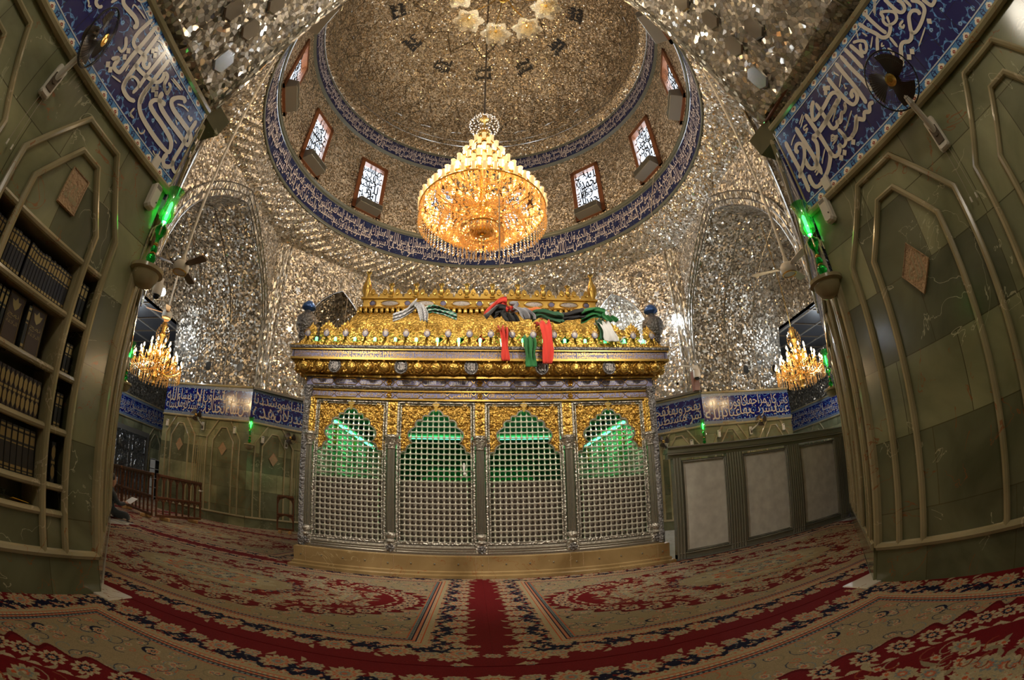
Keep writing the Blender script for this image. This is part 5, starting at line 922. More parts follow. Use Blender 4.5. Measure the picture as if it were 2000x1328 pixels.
for k in range(8):
    a = -pi/2+.12+2*pi*k/8; R = .60; c = (R*cos(a), R*sin(a), .58)
    b = MB(); b.tube([(.05*cos(a),.05*sin(a),.75),(.25*cos(a),.25*sin(a),.66),(R*cos(a),R*sin(a),.78),(R*cos(a),R*sin(a),.60)], .010, 5); arm = b.build('arm', M['brass'], fl_, True)
    b = MB(); b.lathe([(.03,.10),(.10,.02),(.15,-.06),(.20,-.08)], 24, c, False, lambda t: 1+.18*cos(2*pi*t*6)); b.lathe([(.02,.06),(.07,-.02),(.10,-.12)], 18, c, False, lambda t: 1+.2*cos(2*pi*t*5)); b.build('glass_flower', M['clear_glass'], arm, True)
    b = MB(); b.lathe([(.012,.06),(.03,.0),(.012,-.05)], 8, c); b.build('amber_core', M['brass'], arm, True); b = MB(); bead(b, (c[0],c[1],c[2]-.13), .028, 1.6); b.build('pendant', M['clear_glass'], arm)
# ---------------------------------------------------------------- fans
def ceiling_fan(p, ztop, rots, blade, label):
    r = empty('ceiling_fan', p, 0, label, 'fan', 'ceiling fans'); H = ztop-p[2]
    b = MB(); b.tube([(0,0,.10),(0,0,H)], .026, 8); b.lathe([(.03,.1),(.05,.14),(.022,.24)], 10); b.build('rod', M['rod'], r, True)
    b = MB(); b.lathe([(.04,-.10),(.12,-.10),(.15,-.06),(.15,.02),(.11,.08),(.05,.11)], 20); mo = b.build('motor', M['rod'], r, True)
    b = MB(); b.tube([(.12*cos(t*pi/8),.12*sin(t*pi/8),-.10) for t in range(16)], .014, 6, True); b.build('trim_ring', M['brass'], mo, True)
    b = MB(); b.tube([(0,0,H),(0,0,H+.01)], .07, 10); b.build('ceiling_hook', M['dark'], r)
    for a in rots:
        b = MB(); b.m = Matrix.Rotation(rad(a), 4, 'Z'); b.loft([[(x,-w,.0+.02*s),(x,w,.02-.02*s),(x,w,.03-.02*s),(x,-w,.01+.02*s)] for x, w, s in ((.13,.03,0),(.20,.055,1),(.58,.075,1),(.64,.05,1))], True, True); b.build('blade', blade, r)
ceiling_fan((-4.70,5.20,4.22), 9.9, (225,345,105), M['brown_metal'] if 0 else new_mat('fan_brown', (.16,.11,.07), .45), 'ceiling fan with brown blades on a long rod at left')
ceiling_fan((4.92,4.99,4.22), 9.9, (265,145,25), M['rod'], 'ceiling fan with cream blades on a long rod at right')
ceiling_fan((-7.75,8.55,4.95), 8.2, (130,310,220), new_mat('fan_tan', (.30,.17,.08), .45), 'brown ceiling fan behind the left side chandelier')
def wall_fan(hub, nrm, base, bn, R, label, big=True, spin=0):
    r = empty('wall_fan', base, 0, label, 'fan', None if big else 'small wall fans'); rel = Vector(hub)-Vector(base); nv = Vector(nrm).normalized(); Q = Matrix.Translation(rel) @ nv.to_track_quat('Z', 'Y').to_matrix().to_4x4(); bv = Vector(bn).normalized(); QB = bv.to_track_quat('Z', 'Y').to_matrix().to_4x4(); k = R/.21
    def p(name, mat, fn, m_=Q, par=r, sm=True):
        b = MB(); b.m = m_; fn(b); return b.build(name, mat, par, sm)
    bs = p('wall_bracket', M['white_plastic'], lambda b: b.bevbox((-.05*k,-.13*k,0),(.05*k,.13*k,.06*k), .012*k), QB, sm=False); p('control_plate', M['brown_metal'], lambda b: (b.bevbox((-.035*k,-.09*k,.06*k),(.035*k,.05*k,.066*k), .004), b.lathe([(.018*k,.066*k),(.016*k,.074*k)], 12, (0,-.02*k,0))), QB, bs)
    p('arm', M['white_plastic'], lambda b: b.tube([tuple(bv*.03*k), tuple(rel*.5+bv*.07*k), tuple(rel-nv*.10*k)], .026*k, 8), Matrix.Identity(4))
    p('motor', M['brown_metal'], lambda b: b.lathe([(.03*k,-.15*k),(.06*k,-.13*k),(.065*k,-.06*k),(.05*k,-.045*k)], 14))
    n = 60 if big else 24
    p('cage', M['dark'], lambda b: ([b.tube([(.04*k*cos(a),.04*k*sin(a),.062*k),(.6*R*cos(a),.6*R*sin(a),.055*k),(.93*R*cos(a),.93*R*sin(a),.03*k),(R*cos(a),R*sin(a),0)], .0015*k, 3) for a in [2*pi*q/n for q in range(n)]], [b.tube([(f*R*cos(t*pi/20),f*R*sin(t*pi/20),z*k) for t in range(40)], w*k, 5, True) for f, z, w in ((1,0,.006),(.72,.05,.0016),(1,-.012,.003))], [b.tube([(.06*k*cos(a),.06*k*sin(a),-.06*k),(.9*R*cos(a),.9*R*sin(a),-.045*k),(R*cos(a),R*sin(a),-.01)], .0011*k, 3) for a in [2*pi*q/(n//2) for q in range(n//2)]]))
    p('badge', M['brass'], lambda b: b.lathe([(.045*k,.055*k),(.045*k,.066*k),(.03*k,.07*k),(.028*k,.064*k),(.018*k,.066*k),(.016*k,.075*k)], 20))
    for q in range(3):
        a0 = spin+q*2*pi/3
        p('blade', new_mat('fan_blade', (.045,.032,.024), .25) if 'fan_blade' not in bpy.data.materials else bpy.data.materials['fan_blade'], lambda b: b.grid(lambda u, v: ((.03*k+.155*k*u)*cos(a0+(v-.5)*(1.55-.25*u)+.35*u), (.03*k+.155*k*u)*sin(a0+(v-.5)*(1.55-.25*u)+.35*u), (v-.5)*.05*k), 6, 8))
    if big:
        t = p('pull_cords', M['cord'], lambda b: [b.tube([tuple(bv*.04+Vector((0,.02*s,-.12*k))), tuple(bv*.03+Vector((0,.03*s,-.12*k-.40)))], .0016, 4) for s in (-1,1)], Matrix.Identity(4)); [p('cord_end', M['white_plastic'], lambda b: b.tube([tuple(bv*.03+Vector((0,.03*s,-.12*k-.40))), tuple(bv*.03+Vector((0,.03*s,-.12*k-.44)))], .008, 6), Matrix.Identity(4), t) for s in (-1,1)]
wall_fan((2.72,.80,3.24), (-.85,-.15,-.55), (3.085,.84,2.88), (-1,-.085,0), .225, 'wall fan with dark blades on the right near pier, in front of the blue frieze', True, .5)
wall_fan((-2.58,.75,3.38), (.75,.62,-.12), (-2.865,.76,3.04), (1,-.07,0), .225, 'wall fan with dark blades on the left near pier, beside the blue frieze', True, .2)
wall_fan((-8.25,11.45,3.05), (.5,-1,-.2), (-8.2,11.86,2.80), (0,-1,0), .20, 'small brown wall fan on the far left jamb below its frieze', False)
wall_fan((-5.42,12.62,2.80), (.5,-1,-.1), (-5.62,12.76,2.62), (1,-1,0), .20, 'small dark wall fan on the far left pier beside the shrine', False)
wall_fan((8.55,11.45,2.95), (-.6,-1,-.2), (8.35,11.86,2.72), (0,-1,0), .20, 'small grey wall fan on the far right jamb above the partition', False)
wall_fan((5.60,12.60,2.72), (-.3,-1,-.1), (5.78,12.80,2.60), (-1,-1,0), .20, 'small grey wall fan on the far right pier beside the shrine', False)
# ---------------------------------------------------------------- green lamps on onyx brackets
def green_lamp(p, bp, label, brk=True):
    if brk:
        b = MB(); b.lathe([(.02,-.17),(.08,-.15),(.125,-.08),(.13,-.045),(.165,-.035),(.165,-.005),(.15,0)], 20); b.build('wall_bracket_shelf', M['onyx_trim'], None, True, loc=bp); o = bpy.context.scene.objects[-1] if 0 else COL.objects[-1]; tag(o, 'round onyx bracket carrying the '+label, 'bracket', 'onyx lamp brackets')
    r = empty('green_lamp', p, 0, label, 'lamp', 'green glass lamps')
    b = MB(); b.lathe([(.085,0),(.09,.015),(.06,.03),(.04,.05)], 14); b.build('foot', M['brass'], r, True)
    b = MB(); b.lathe([(.03,.05),(.05,.09),(.045,.12),(.02,.14),(.035,.17),(.03,.20),(.015,.22),(.02,.28),(.035,.31),(.06,.36),(.055,.39)], 14); b.build('stem', M['green_glass'], r, True)
    for z, q in ((.135,.028),(.215,.026),(.39,.042)): b = MB(); b.lathe([(q*.7,z),(q,z+.012),(q*.7,z+.03)], 12); b.build('collar', M['brass'], r, True)
    b = MB(); [b.tube([(.035*cos(a),.035*sin(a),.40),(.085*cos(a),.085*sin(a),.36),(.09*cos(a),.09*sin(a),.28)], .008, 5) for a in [q*pi/4 for q in range(8)]]; b.build('crystal_drops', M['clear_glass'], r, True)
    b = MB(); b.lathe([(.03,.45),(.07,.48),(.078,.53),(.062,.60),(.06,.68),(.075,.74),(.092,.775)], 20, cap=False, scal=None); b.build('glass_chimney', M['green_lamp_glass'], r, True)
    b = MB(); b.tube([(0,0,.48),(0,0,.51),(0,0,.64),(0,0,.66)], [.015,.018,.018,.008], 8); b.build('tube', M['lamp_tube'], r, True)
    lamp('green_lamp_glow', 'POINT', (p[0], p[1], p[2]+.58), 1.3, GRN, .04)
for p, lab in (((-2.66,2.50,2.555),'green glass lamp on the near left pier'),((2.87,2.47,2.53),'green glass lamp on the near right pier'),((-6.44,6.22,2.55),'green glass lamp on the left side bay corner'),((6.62,6.28,2.53),'green glass lamp on the right side bay corner'),((-6.42,11.84,2.42),'green glass lamp on the far left pier corner'),((6.60,11.84,2.42),'green glass lamp on the far right pier corner')): green_lamp(p, p, lab)
# ---------------------------------------------------------------- small fittings on the walls
def white_box(p, nrm, label, k=1.0):
    r = empty('wall_dispenser', p, 0, label, 'dispenser', 'white wall dispensers'); Q = Vector(nrm).normalized().to_track_quat('Z', 'Y').to_matrix().to_4x4()
    b = MB(); b.m = Q; b.bevbox((-.055*k,-.12*k,0),(.055*k,.12*k,.09*k), .02*k); o = b.build('housing', M['white_plastic'], r)
    b = MB(); b.m = Q; b.box((-.035*k,.065*k,.0),(.035*k,.10*k,.0915*k)); b.build('window', M['grey'], o); b = MB(); b.m = Q; b.tube([(.03*k,-.05*k,.088*k),(.03*k,-.05*k,.093*k)], .008*k, 8); b.build('lock', M['dark'], o)
nL = (1,-.07,0); nR = (-1,-.085,0); wl = lambda s, z: (-2.755-.07*s, 2.45-.9975*s, z); wr_ = lambda s, z: (2.955+.085*s, 2.42-.9964*s, z)
white_box(wl(.16,3.13), nL, 'white dispenser box under the frieze on the near left pier'); white_box(wr_(.22,3.07), nR, 'white dispenser box under the frieze on the near right pier')
for p, n, lab in (((-9.75,11.89,2.78),(0,-1,0),'white dispenser at the far end of the far left jamb'),((-6.98,11.89,2.78),(0,-1,0),'white dispenser left of the far left green lamp'),((-6.18,12.2,2.62),(1,-1,0),'white dispenser right of the far left green lamp'),((7.15,11.89,2.72),(0,-1,0),'white dispenser right of the far right green lamp'),((9.75,11.89,2.72),(0,-1,0),'white dispenser at the far end of the far right jamb'),((6.38,12.2,2.55),(-1,-1,0),'white dispenser left of the far right green lamp'),((6.42,5.93,3.0),(-1,1,0),'white dispenser on the right side bay pier below its green lamp'),((-6.25,5.96,2.85),(1,1,0),'white dispenser on the left side bay pier')): white_box(p, n, lab, .9)
for s, z, w_, nm in ((.30,3.40,wl,'left'),(.33,3.30,wr_,'right')):
    p = w_(s, z); b = MB(); b.m = Matrix.Translation(p) @ Vector(nL if nm == 'left' else nR).to_track_quat('Z','Y').to_matrix().to_4x4(); b.bevbox((-.05,-.07,.0),(.05,.07,.045), .01); tag(b.build('junction_box', M['white_plastic']), 'pale junction box on the lower frieze border of the near %s pier' % nm, 'junction box')
# box lamps at the foot of the drum windows
bl = {315:'left of the chandelier',45:'right of the chandelier',285:'second left of the chandelier',75:'second right of the chandelier',255:'third left of the chandelier',105:'third right of the chandelier',225:'at the top left edge',135:'at the top right edge'}
for th, lab in bl.items():
    a = rad(th); r = empty('box_lamp', ringpt(5.86, a, 11.12), -a, 'grey louvred box lamp under the drum window '+lab, 'lamp', 'window box lamps')
    b = MB(); b.loft([[(-.50,.02,.02),(.50,.02,.02),(.50,.02,.42),(-.50,.02,.42)],[(-.50,-.34,.10),(.50,-.34,.10),(.50,-.34,.34),(-.50,-.34,.34)]], True, True); b.build('housing', M['grey'], r)
    b = MB(); b.box((-.46,-.35,.12),(.46,-.34,.32)); g = b.build('grille', M['dark'], r); b = MB(); b.tube([(-.48,-.345,.11),(.48,-.345,.11),(.48,-.345,.33),(-.48,-.345,.33)], .014, 4, True); [b.box((-.46,-.356,.13+.03*q),(.46,-.35,.137+.03*q)) for q in range(6)]; b.box((-.008,-.358,.12),(.008,-.35,.33)); b.build('louvres', M['steel'], g)
# cameras, projector, bare bulbs
def dome_cam(p, label):
    r = empty('dome_camera', p, 0, label, 'camera'); b = MB(); b.lathe([(.06,.22),(.105,.20),(.11,.0),(.10,-.03)], 20); b.build('housing', M['white_plastic'], r, True); b = MB(); b.sphere((0,0,-.03), .085, 16, 8); b.build('lens_dome', M['lens'], r, True); b = MB(); b.box((-.12,-.05,.22),(.06,.05,.33)); b.tube([(-.03,0,.30),(-.45,.10,.36)], .03, 6); b.build('bracket', M['white_plastic'], r)
dome_cam((-6.0,6.12,4.25), 'white dome camera on a bracket at the left side bay corner'); dome_cam((6.46,11.55,4.42), 'white dome camera on the wooden post above the far right pier')
def bullet(p, d, label):
    r = empty('bullet_camera', p, 0, label, 'camera'); Q = Vector(d).normalized().to_track_quat('Z','Y').to_matrix().to_4x4(); b = MB(); b.m = Q; b.lathe([(.045,-.14),(.05,.10),(.055,.14)], 14); b.build('body', M['white_plastic'], r, True); b = MB(); b.m = Q; b.lathe([(.045,.141),(.02,.13)], 14); b.build('lens', M['lens'], r, True); b = MB(); b.tube([(0,0,-.03),(.0,.12,-.14),(.0,.25,-.16)], .014, 6); b.build('arm', M['white_plastic'], r, True)
bullet((6.05,11.95,4.36), (-.8,-.5,-.35), 'white bullet camera left of the wooden post at far right'); bullet((7.15,11.62,4.55), (-.1,-1,-.2), 'white bullet camera right of the wooden post at far right')
bullet((13.5,13.2,4.15), (-.9,-.4,-.3), 'pale bullet camera above the frieze of the right corridor')
b = MB(); b.box((6.40,11.66,4.04),(6.58,11.84,4.62)); tag(b.build('camera_post', M['wood_light']), 'reddish wooden post carrying cameras above the far right frieze', 'post')
def bulb_lamp(p, R, label, power, arm, nm='floodlight', col=COOL):
    r = empty(nm, p, 0, label, 'lamp'); b = MB(); b.sphere((0,0,0), R, 14, 8, (1,1,1.15)); b.build('bulb', M['cool_bulb'], r, True); b = MB(); b.lathe([(R*.5,R*1.0),(R*.6,R*1.1),(R*.45,R*1.8),(.01,R*1.9)], 10); b.build('socket', M['white_plastic'], r, True)
    b = MB(); b.tube([(0,0,R*1.8),(arm[0]*.6,arm[1]*.6,R*2.6),tuple(arm)], .014, 6); b.build('wall_arm', M['white_plastic'], r, True)
    if power: lamp('floodlight_glow', 'POINT', (p[0],p[1],p[2]-R*1.6), power, col, .05)
bulb_lamp((7.55,6.75,5.0), .10, 'bright white bulb in the right side bay above the chandelier', 60, (0,-.54,.3))
bulb_lamp((-6.15,6.45,4.45), .07, 'bright white bulb beside the left dome camera', 14, (-.30,-.20,.1))
bulb_lamp((5.02,13.3,6.45), .09, 'white floodlight in front of the right shell niche', 260, (.5,-.3,.3))
bulb_lamp((6.25,12.05,6.55), .06, 'small white bulb on the rib right of the shell niche', 18, (.17,.17,.1))
# hanging cords
def cord(pts, r, label, nm='hanging_cord'):
    b = MB(); b.tube(pts, r, 5); return tag(b.build(nm, M['cord'], None, True), label, 'cord', 'hanging cords')
cord([(-4.15,13.05,9.72),(-4.15,13.05,4.2)], .012, 'thin cord hanging from the drum in front of the left shell niche'); cord([(4.40,13.0,9.72),(4.40,13.0,4.2)], .012, 'thin cord hanging from the drum in front of the right shell niche')
cord([(.50,7.7,7.5),(.50,7.68,4.52)], .012, 'pale cord between the chandelier and the gold roof'); cord([ringpt(5.9,rad(76),11.05),ringpt(5.93,rad(73),10.6),ringpt(5.95,rad(70),9.9),ringpt(6.2,rad(68),9.4),ringpt(6.4,rad(66),8.9)], .014, 'cable looped down the frieze from the right box lamp')
# ---------------------------------------------------------------- white partition
pt = empty('partition', (2.98, 6.45, 0), 0, 'metal framed partition with three white panels right of the shrine', 'partition')
def pp(name, mat, fn, par=pt, sm=False):
    b = MB(); fn(b); return b.build(name, mat, par, sm)
pp('top_rail', M['steel'], lambda b: (b.box((-.08,-.05,1.60),(4.02,.07,1.68)), b.box((-.10,-.09,1.68),(4.04,.09,1.70)), b.box((-.09,-.075,1.70),(4.03,.08,1.76)), b.tube([(-.1,-.085,1.66),(4.04,-.085,1.66)], .012, 6), b.tube([(-.1,-.095,1.77),(4.04,-.095,1.77)], .016, 6)))
pp('bottom_rail', M['steel'], lambda b: (b.box((0,-.04,.015),(4.0,.05,.09)), b.tube([(0,-.045,.10),(4.0,-.045,.10)], .012, 6)))
for x0, x1 in ((0,.14),(.98,1.30),(2.32,2.62),(3.62,4.0)):
    pp('post', M['steel'], lambda b: [b.box((x0,-.045,.0),(x1,.05,1.6))]+[b.tube([(x,-.048,.02),(x,-.048,1.60)], .013, 6) for x in np.arange(x0+.02, x1-.01, .052)])
for x0, x1 in ((.14,.98),(1.30,2.32),(2.62,3.62)):
    f = pp('panel', M['panel'], lambda b: b.box((x0,.0,.10),(x1,.03,1.56)))
    pp('panel_frame', M['steel'], lambda b: [b.tube([(x0+o,-y,.11+o),(x1-o,-y,.11+o),(x1-o,-y,1.57-o),(x0+o,-y,1.57-o)], .014, 4, True) for o, y in ((.012,.03),(.036,.018))], f)
pp('end_post', M['wood_light'], lambda b: b.box((4.0,-.03,.0),(4.09,.10,1.78)))
# ---------------------------------------------------------------- wooden barriers
def barrier(p, rz, L, n, label):
    r = empty('wooden_barrier', p, rz, label, 'barrier', 'wooden barriers')
    def q(name, mat, fn, par=r):
        b = MB(); fn(b); return b.build(name, mat, par)
    for z, h, w in ((1.02,.06,.045),(.52,.05,.03),(.10,.06,.035)): q('rail', M['wood'], lambda b: b.bevbox((0,-w,z),(L,w,z+h), .008))
    st = L/n
    for k in range(n+1):
        q('baluster', M['wood'], lambda b: (b.bevbox((k*st-.022,-.02,.10),(k*st+.022,.02,1.03), .005), b.sphere((k*st,0,.47), .034, 7, 5), b.sphere((k*st,0,.93), .034, 7, 5)))
        if k < n:
            for z0, z1 in ((.34,.52),(.82,1.02)): q('arch', M['wood'], lambda b: [b.prism([(k*st+.02 if s > 0 else (k+1)*st-.02, 0)]+[(k*st+st/2-s*(st/2-.02)*(1-t*t), t) for t in (0,.25,.5,.75,1)]+[(k*st+.02 if s > 0 else (k+1)*st-.02, 1)], -.012, .012) or None for s in ()] or (b.put([(k*st+.02,y,z0) for y in (-.012,.012)]+[(k*st+.02,y,z1) for y in (-.012,.012)]+[(k*st+st/2,y,z1) for y in (-.012,.012)]+[(k*st+.02+st*.10,y,z0+(z1-z0)*.62) for y in (-.012,.012)], [(0,2,4,6),(1,3,5,7),(0,6,7,1),(6,4,5,7)]), b.put([((k+1)*st-.02,y,z0) for y in (-.012,.012)]+[((k+1)*st-.02,y,z1) for y in (-.012,.012)]+[(k*st+st/2,y,z1) for y in (-.012,.012)]+[((k+1)*st-.02-st*.10,y,z0+(z1-z0)*.62) for y in (-.012,.012)], [(0,2,4,6),(1,3,5,7),(0,6,7,1),(6,4,5,7)])))
    for x in (.18*L, .82*L): q('foot', M['wood_foot'], lambda b: b.bevbox((x-.04,-.16,.015),(x+.04,.16,.10), .015))
barrier((-7.05,8.35,0), pi/2, 1.95, 7, 'wooden arched barrier nearest the far left pier')
barrier((-7.15,8.30,0), pi-.42, 2.1, 8, 'wooden arched barrier running back behind the seated person')
barrier((-9.15,9.18,0), pi-.42, 2.1, 8, 'wooden arched barrier in front of the silver door')
barrier((-5.36,11.78,0), .25, .46, 1, 'narrow wooden barrier between the far left pier and the shrine')
b = MB(); b.sphere((-6.99,10.18,.86), .035, 8, 6, (1,1.3,.8)); b.tube([(-6.99,10.10,.86),(-6.99,10.32,.87)], .008, 5); tag(b.build('knotted_tissue', M['paper'], None, True), 'small white tissue knotted on the end post of the barrier', 'tissue')
b = MB(); b.sphere((0,0,0), .022, 8, 6, (.8,.7,1.2)); b.sphere((.01,0,-.05), .026, 8, 6); b.tube([(0,0,.0),(.0,.0,.06),(.0,.0,.11)], [.016,.02,.014], 6); tag(b.build('knotted_cloth', M['paper'], None, True, loc=(-.13,6.42,1.55)), 'pale strip of cloth knotted on the lattice of the second bay', 'cloth')
# silver door and bookcase at far left
b = MB(); b.box((-14.0,13.0,0),(-13.88,15.6,2.75)); d1 = b.build('door_1', M['grey'], kind='structure')
for y0 in (13.22, 14.32):
    b = MB(); b.box((-13.89,y0,.02),(-13.84,y0+1.06,2.55)); lf = b.build('door_leaf', M['door'], d1)
    for z0, z1 in ((.15,.75),(.85,1.75),(1.85,2.45)): b = MB(); b.tube([(-13.84,y0+.10,z0),(-13.84,y0+.96,z0),(-13.84,y0+.96,z1),(-13.84,y0+.10,z1)], .03, 5, True); b.sphere((-13.84,y0+.53,(z0+z1)/2), .25, 12, 6, (.25,1,1.1)); b.build('door_panel', M['door'], lf)
bc = empty('bookcase', (-13.75, 16.3, 0), 0, 'pale metal bookcase beside the silver door at far left', 'bookcase')
for z in (.1,.5,.9,1.3,1.7): b = MB(); b.box((-.16,-.45,z),(.16,.45,z+.03)); b.build('shelf', M['white_plastic'], bc)
for y in (-.45, .42): b = MB(); b.box((-.17,y,0),(.17,y+.03,1.75)); b.build('side_panel', M['white_plastic'], bc)
b = MB(); b.box((-.17,-.45,0),(-.15,.45,1.75)); b.build('back_panel', M['dark'], bc)
# ---------------------------------------------------------------- books in the recess of the left pier
bookcol = {}
def bmat(i, c):
    k = 'book_cover_%d' % i
    if k not in bookcol: bookcol[k] = new_mat(k, c, .45)
    return bookcol[k]
M['gilt'] = new_mat('gilt_tooling', (.36,.26,.10), .35, .6)
def book(s, z, w, h, mi, col, style, label, group, dep=.20, out=-.05):
    b = MB(); b.m = FL @ Matrix.Translation((s, z, 0)); b.bevbox((.001,.0,out-dep),(w-.001,h,out), min(.004, w*.2)); o = b.build('book', bmat(mi, col)); tag(o, label, 'book', group)
    b = MB(); b.m = FL @ Matrix.Translation((s, z, 0)); e = out+.0012
    if style == 'bands': [b.box((w*.12,h*f,out),(w*.88,h*(f+g),e)) for f, g in ((.90,.05),(.68,.18),(.60,.03),(.10,.06),(.04,.03))]
    elif style == 'ogive':
        for f in (.08,.55): b.prism([(w*.5,h*f),(w*.9,h*(f+.12)),(w*.9,h*(f+.28)),(w*.5,h*(f+.38)),(w*.1,h*(f+.28)),(w*.1,h*(f+.12))], out, e)
        b.box((w*.1,h*.465,out),(w*.9,h*.53,e))
    elif style == 'cover':
        b.tube([(w*.08,h*.04,out),(w*.92,h*.04,out),(w*.92,h*.96,out),(w*.08,h*.96,out)], .004, 4, True); b.prism([(w*.5,h*.66),(w*.68,h*.74),(w*.78,h*.86),(w*.6,h*.84),(w*.5,h*.93),(w*.4,h*.84),(w*.22,h*.86),(w*.32,h*.74)], out, e); put_text(b, 'نهج', w*.84, h*.5, -w*.68, h*.12, e); put_text(b, 'البلاغة', w*.84, h*.38, -w*.68, h*.10, e)
    else: [b.box((w*.15,h*f,out),(w*.85,h*(f+.11),e)) for f in (.10,.28,.46,.64,.82)]
    b.build('gilt_lettering', M['gilt'] if style != 'spots' else M['red'], o)
    return o
ORD = ['rightmost','second','third','fourth','fifth','sixth','seventh','eighth','ninth','tenth','eleventh','twelfth','thirteenth','fourteenth','fifteenth','sixteenth','seventeenth','eighteenth','nineteenth','twentieth','twenty-first','twenty-second','twenty-third','twenty-fourth','twenty-fifth','twenty-sixth','twenty-seventh']
num = lambda i: ORD[i]+(' from the right' if i else '')
rs = random.Random(11); s = .605; i = 0
while s < 1.30:
    w = rs.uniform(.028,.034); book(s, SHZ[4]+.013, w, .27+rs.uniform(-.004,.008), 0, (.028,.028,.036), 'bands', '%s dark gilt-banded book in the wide row on the top shelf' % num(i), 'gilt set on the top shelf'); i += 1; s += w+.001+(.02 if 1.02 < s < 1.05 else 0)
s = 1.375; i = 0
while s < 1.54: w = .030; book(s, SHZ[4]+.013, w, .27, 0, (.028,.028,.036), 'bands', '%s dark gilt book in the left column of the top shelf' % num(i), 'gilt books left column'); i += 1; s += w+.002
for i, s in enumerate((.70, .93)): book(s, SHZ[3]+.013, .165, .33, 1, (.085,.055,.035), 'cover', 'large brown book with a tooled green and gold front cover, %s of the pair' % ('right' if i == 0 else 'left'), 'pair of large books', .05, -.10)
for i, s in enumerate((.88, 1.12, 1.16, 1.20)): book(s, SHZ[3]+.013, .032, .30, 2, (.02,.022,.02), 'bands', ('thin dark book standing between the two large brown covers' if i == 0 else '%s thin dark book left of the two large brown covers' % ('','first','second','third')[i]), 'thin dark books')
s = .63; i = 0
while s < 1.28: w = .042; book(s, SHZ[2]+.013, w, .25, 3, (.035,.022,.018), 'ogive', '%s ornate brown book with pointed gilt panels on the third shelf' % num(i), 'ornate set on the third shelf'); i += 1; s += w+.002
s = .62; i = 0
while s < 1.25: w = .055; book(s, SHZ[1]+.013, w, .30, 4, (.03,.026,.02), 'bands', '%s thick dark brown volume on the fourth shelf' % num(i), 'ornate set on the fourth shelf'); i += 1; s += w+.002
for z, k, h in ((4,4,.28),(3,2,.22),(2,2,.24)):
    for i in range(k): book(.40+i*.038, SHZ[z]+.013, .034, h, 2, (.02,.022,.02), 'bands', '%s narrow dark book in the right column, %s compartment' % (num(i), {4:'top',3:'second',2:'third'}[z]), 'right column books %d' % z)
book(.50, SHZ[1]+.013, .040, .29, 5, (.55,.52,.48), 'spots', 'white book with a red and blue patterned spine in the right column', None); book(.41, SHZ[1]+.013, .045, .28, 2, (.02,.022,.02), 'ogive', 'black book with gilt ogives beside the white patterned book', None)
b = MB(); b.m = FL @ Matrix.Translation((.66, SHZ[0]+.014, -.12)); b.put([(0,0,0),(.15,.005,.02),(.16,.025,.10),(.01,.012,.10),(0,.004,0),(.15,.009,.02),(.16,.029,.10),(.01,.016,.10)], [(0,1,2,3),(4,5,6,7),(0,1,5,4),(1,2,6,5),(2,3,7,6),(3,0,4,7)]); tag(b.build('folded_paper', M['yellow']), 'yellow folded paper on the lowest shelf of the onyx bookcase', 'paper')
# ---------------------------------------------------------------- seated reader behind the left pier
def skin_body(name, mat, nodes, edges, par, sub=2):
    me = bpy.data.meshes.new(name); me.from_pydata([n[:3] for n in nodes], edges, []); me.materials.append(mat); o = bpy.data.objects.new(name, me); COL.objects.link(o); o.parent = par
    sk = o.modifiers.new('skin', 'SKIN'); sk.use_smooth_shade = True
    if not me.skin_vertices: bpy.context.view_layer.objects.active = o
    for i, n in enumerate(nodes): me.skin_vertices[0].data[i].radius = (n[3], n[3] if len(n) < 5 else n[4])
    me.skin_vertices[0].data[0].use_root = True; o.modifiers.new('sub', 'SUBSURF').levels = sub; o.modifiers['sub'].render_levels = sub; return o
ps = empty('person', (-6.86, 6.50, .015), -.35, 'person in dark clothes seated on the carpet holding a white paper', 'person')
body = [(0,0,.11,.15,.12),(0,.0,.25,.15,.11),(0,.01,.40,.16,.11),(0,.03,.50,.13,.09),(0,.05,.57,.055),(0,.06,.62,.05),(.10,.16,.10,.085),(.33,.30,.13,.075),(.13,.42,.06,.055),(.0,.44,.05,.04),(-.10,.16,.10,.085),(-.33,.30,.13,.075),(-.13,.36,.05,.055),(-.02,.36,.04,.04),(.17,.03,.48,.065),(.22,.14,.31,.05),(.14,.34,.33,.038),(-.17,.03,.48,.065),(-.22,.14,.31,.05),(-.07,.33,.33,.038)]
skin_body('body', M['suit'], body, [(0,1),(1,2),(2,3),(3,4),(4,5),(0,6),(6,7),(7,8),(8,9),(0,10),(10,11),(11,12),(12,13),(3,14),(14,15),(15,16),(3,17),(17,18),(18,19)], ps)
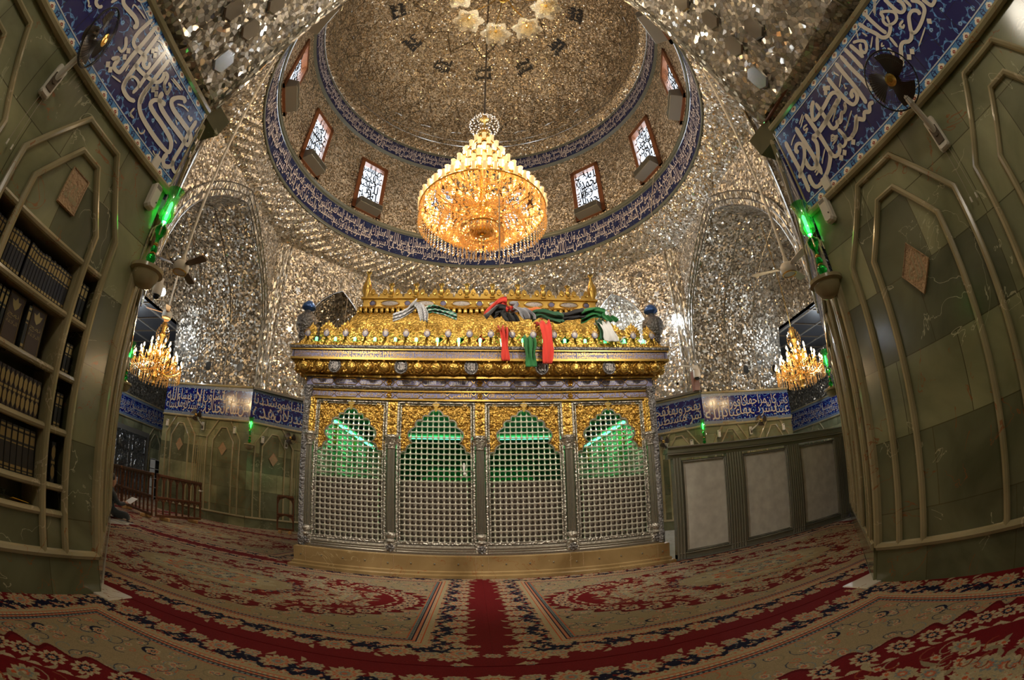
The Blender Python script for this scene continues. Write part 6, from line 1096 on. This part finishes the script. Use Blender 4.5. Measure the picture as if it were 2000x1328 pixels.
b = MB(); b.lathe([(.035,.58),(.045,.62),(.062,.64),(.074,.68),(.078,.74),(.072,.79),(.05,.83),(.015,.845)], 16, (0,.075,0), scal=lambda t: 1+.12*abs(sin(2*pi*t))); b.sphere((0,.165,.71), .016, 7, 5, (.8,1,1.3)); b.sphere((0,.15,.665), .022, 7, 4, (1.2,.5,.4)); [b.sphere((s*.078,.075,.715), .022, 7, 5, (.4,.8,1.3)) for s in (-1,1)]; hd = b.build('head', M['skin'], ps, True)
for s in (-1,1): b = MB(); b.sphere((s*.03,.148,.735), .010, 7, 5); b.build('eye', M['dark'], hd, True)
b = MB(); b.lathe([(.084,.73),(.086,.77),(.078,.81),(.052,.85),(.015,.862)], 16, (0,.062,0)); b.build('hair', M['hair'], hd, True)
for s in (-1, 1):
    x = .10 if s > 0 else -.04; b = MB(); b.sphere((x,.40,.34), .04, 8, 6, (.8,1.2,.5))
    for f in range(4): b.tube([(x+(f-1.5)*.018,.43,.345),(x+(f-1.5)*.019,.465,.352-.004*f),(x+(f-1.5)*.018,.485-.004*abs(f-1.5),.335)], [.009,.0085,.007], 6)
    b.tube([(x-s*.03,.39,.35),(x-s*.05,.42,.36),(x-s*.045,.445,.365)], [.011,.009,.007], 6); b.build('hand', M['skin'], ps, True)
b = MB(); b.put([(-.10,.44,.345),(.20,.44,.345),(.21,.62,.47),(-.09,.62,.47),(-.10,.44,.350),(.20,.44,.350),(.21,.62,.475),(-.09,.62,.475)], [(0,1,2,3),(4,5,6,7),(0,1,5,4),(1,2,6,5),(2,3,7,6),(3,0,4,7)]); pp_ = tag(b.build('paper_sheet', M['paper']), 'white paper sheet held by the seated person', 'paper'); pp_.matrix_world = Matrix.Translation((-6.86,6.50,.015)) @ Matrix.Rotation(-.35, 4, 'Z')
# black kerb stones under the partition and dark rolled cover beside its end
b = MB(); b.bevbox((2.9,6.30,.0),(7.05,6.44,.03), .008); tag(b.build('threshold_slab', M['kerbstone']), 'grey stone threshold along the foot of the white partition', 'slab')
b = MB(); b.grid(lambda u, v: (6.74+.36*u, 6.22+.17*v+.02*sin(u*9), .016+.20*sin(pi*u)*sin(pi*v)**.7*(.7+.3*sin(7*u+5*v))), 14, 12); tag(b.build('cloth_bundle', M['black'], None, True), 'black bundled cloth on the carpet at the right end of the partition', 'cloth')
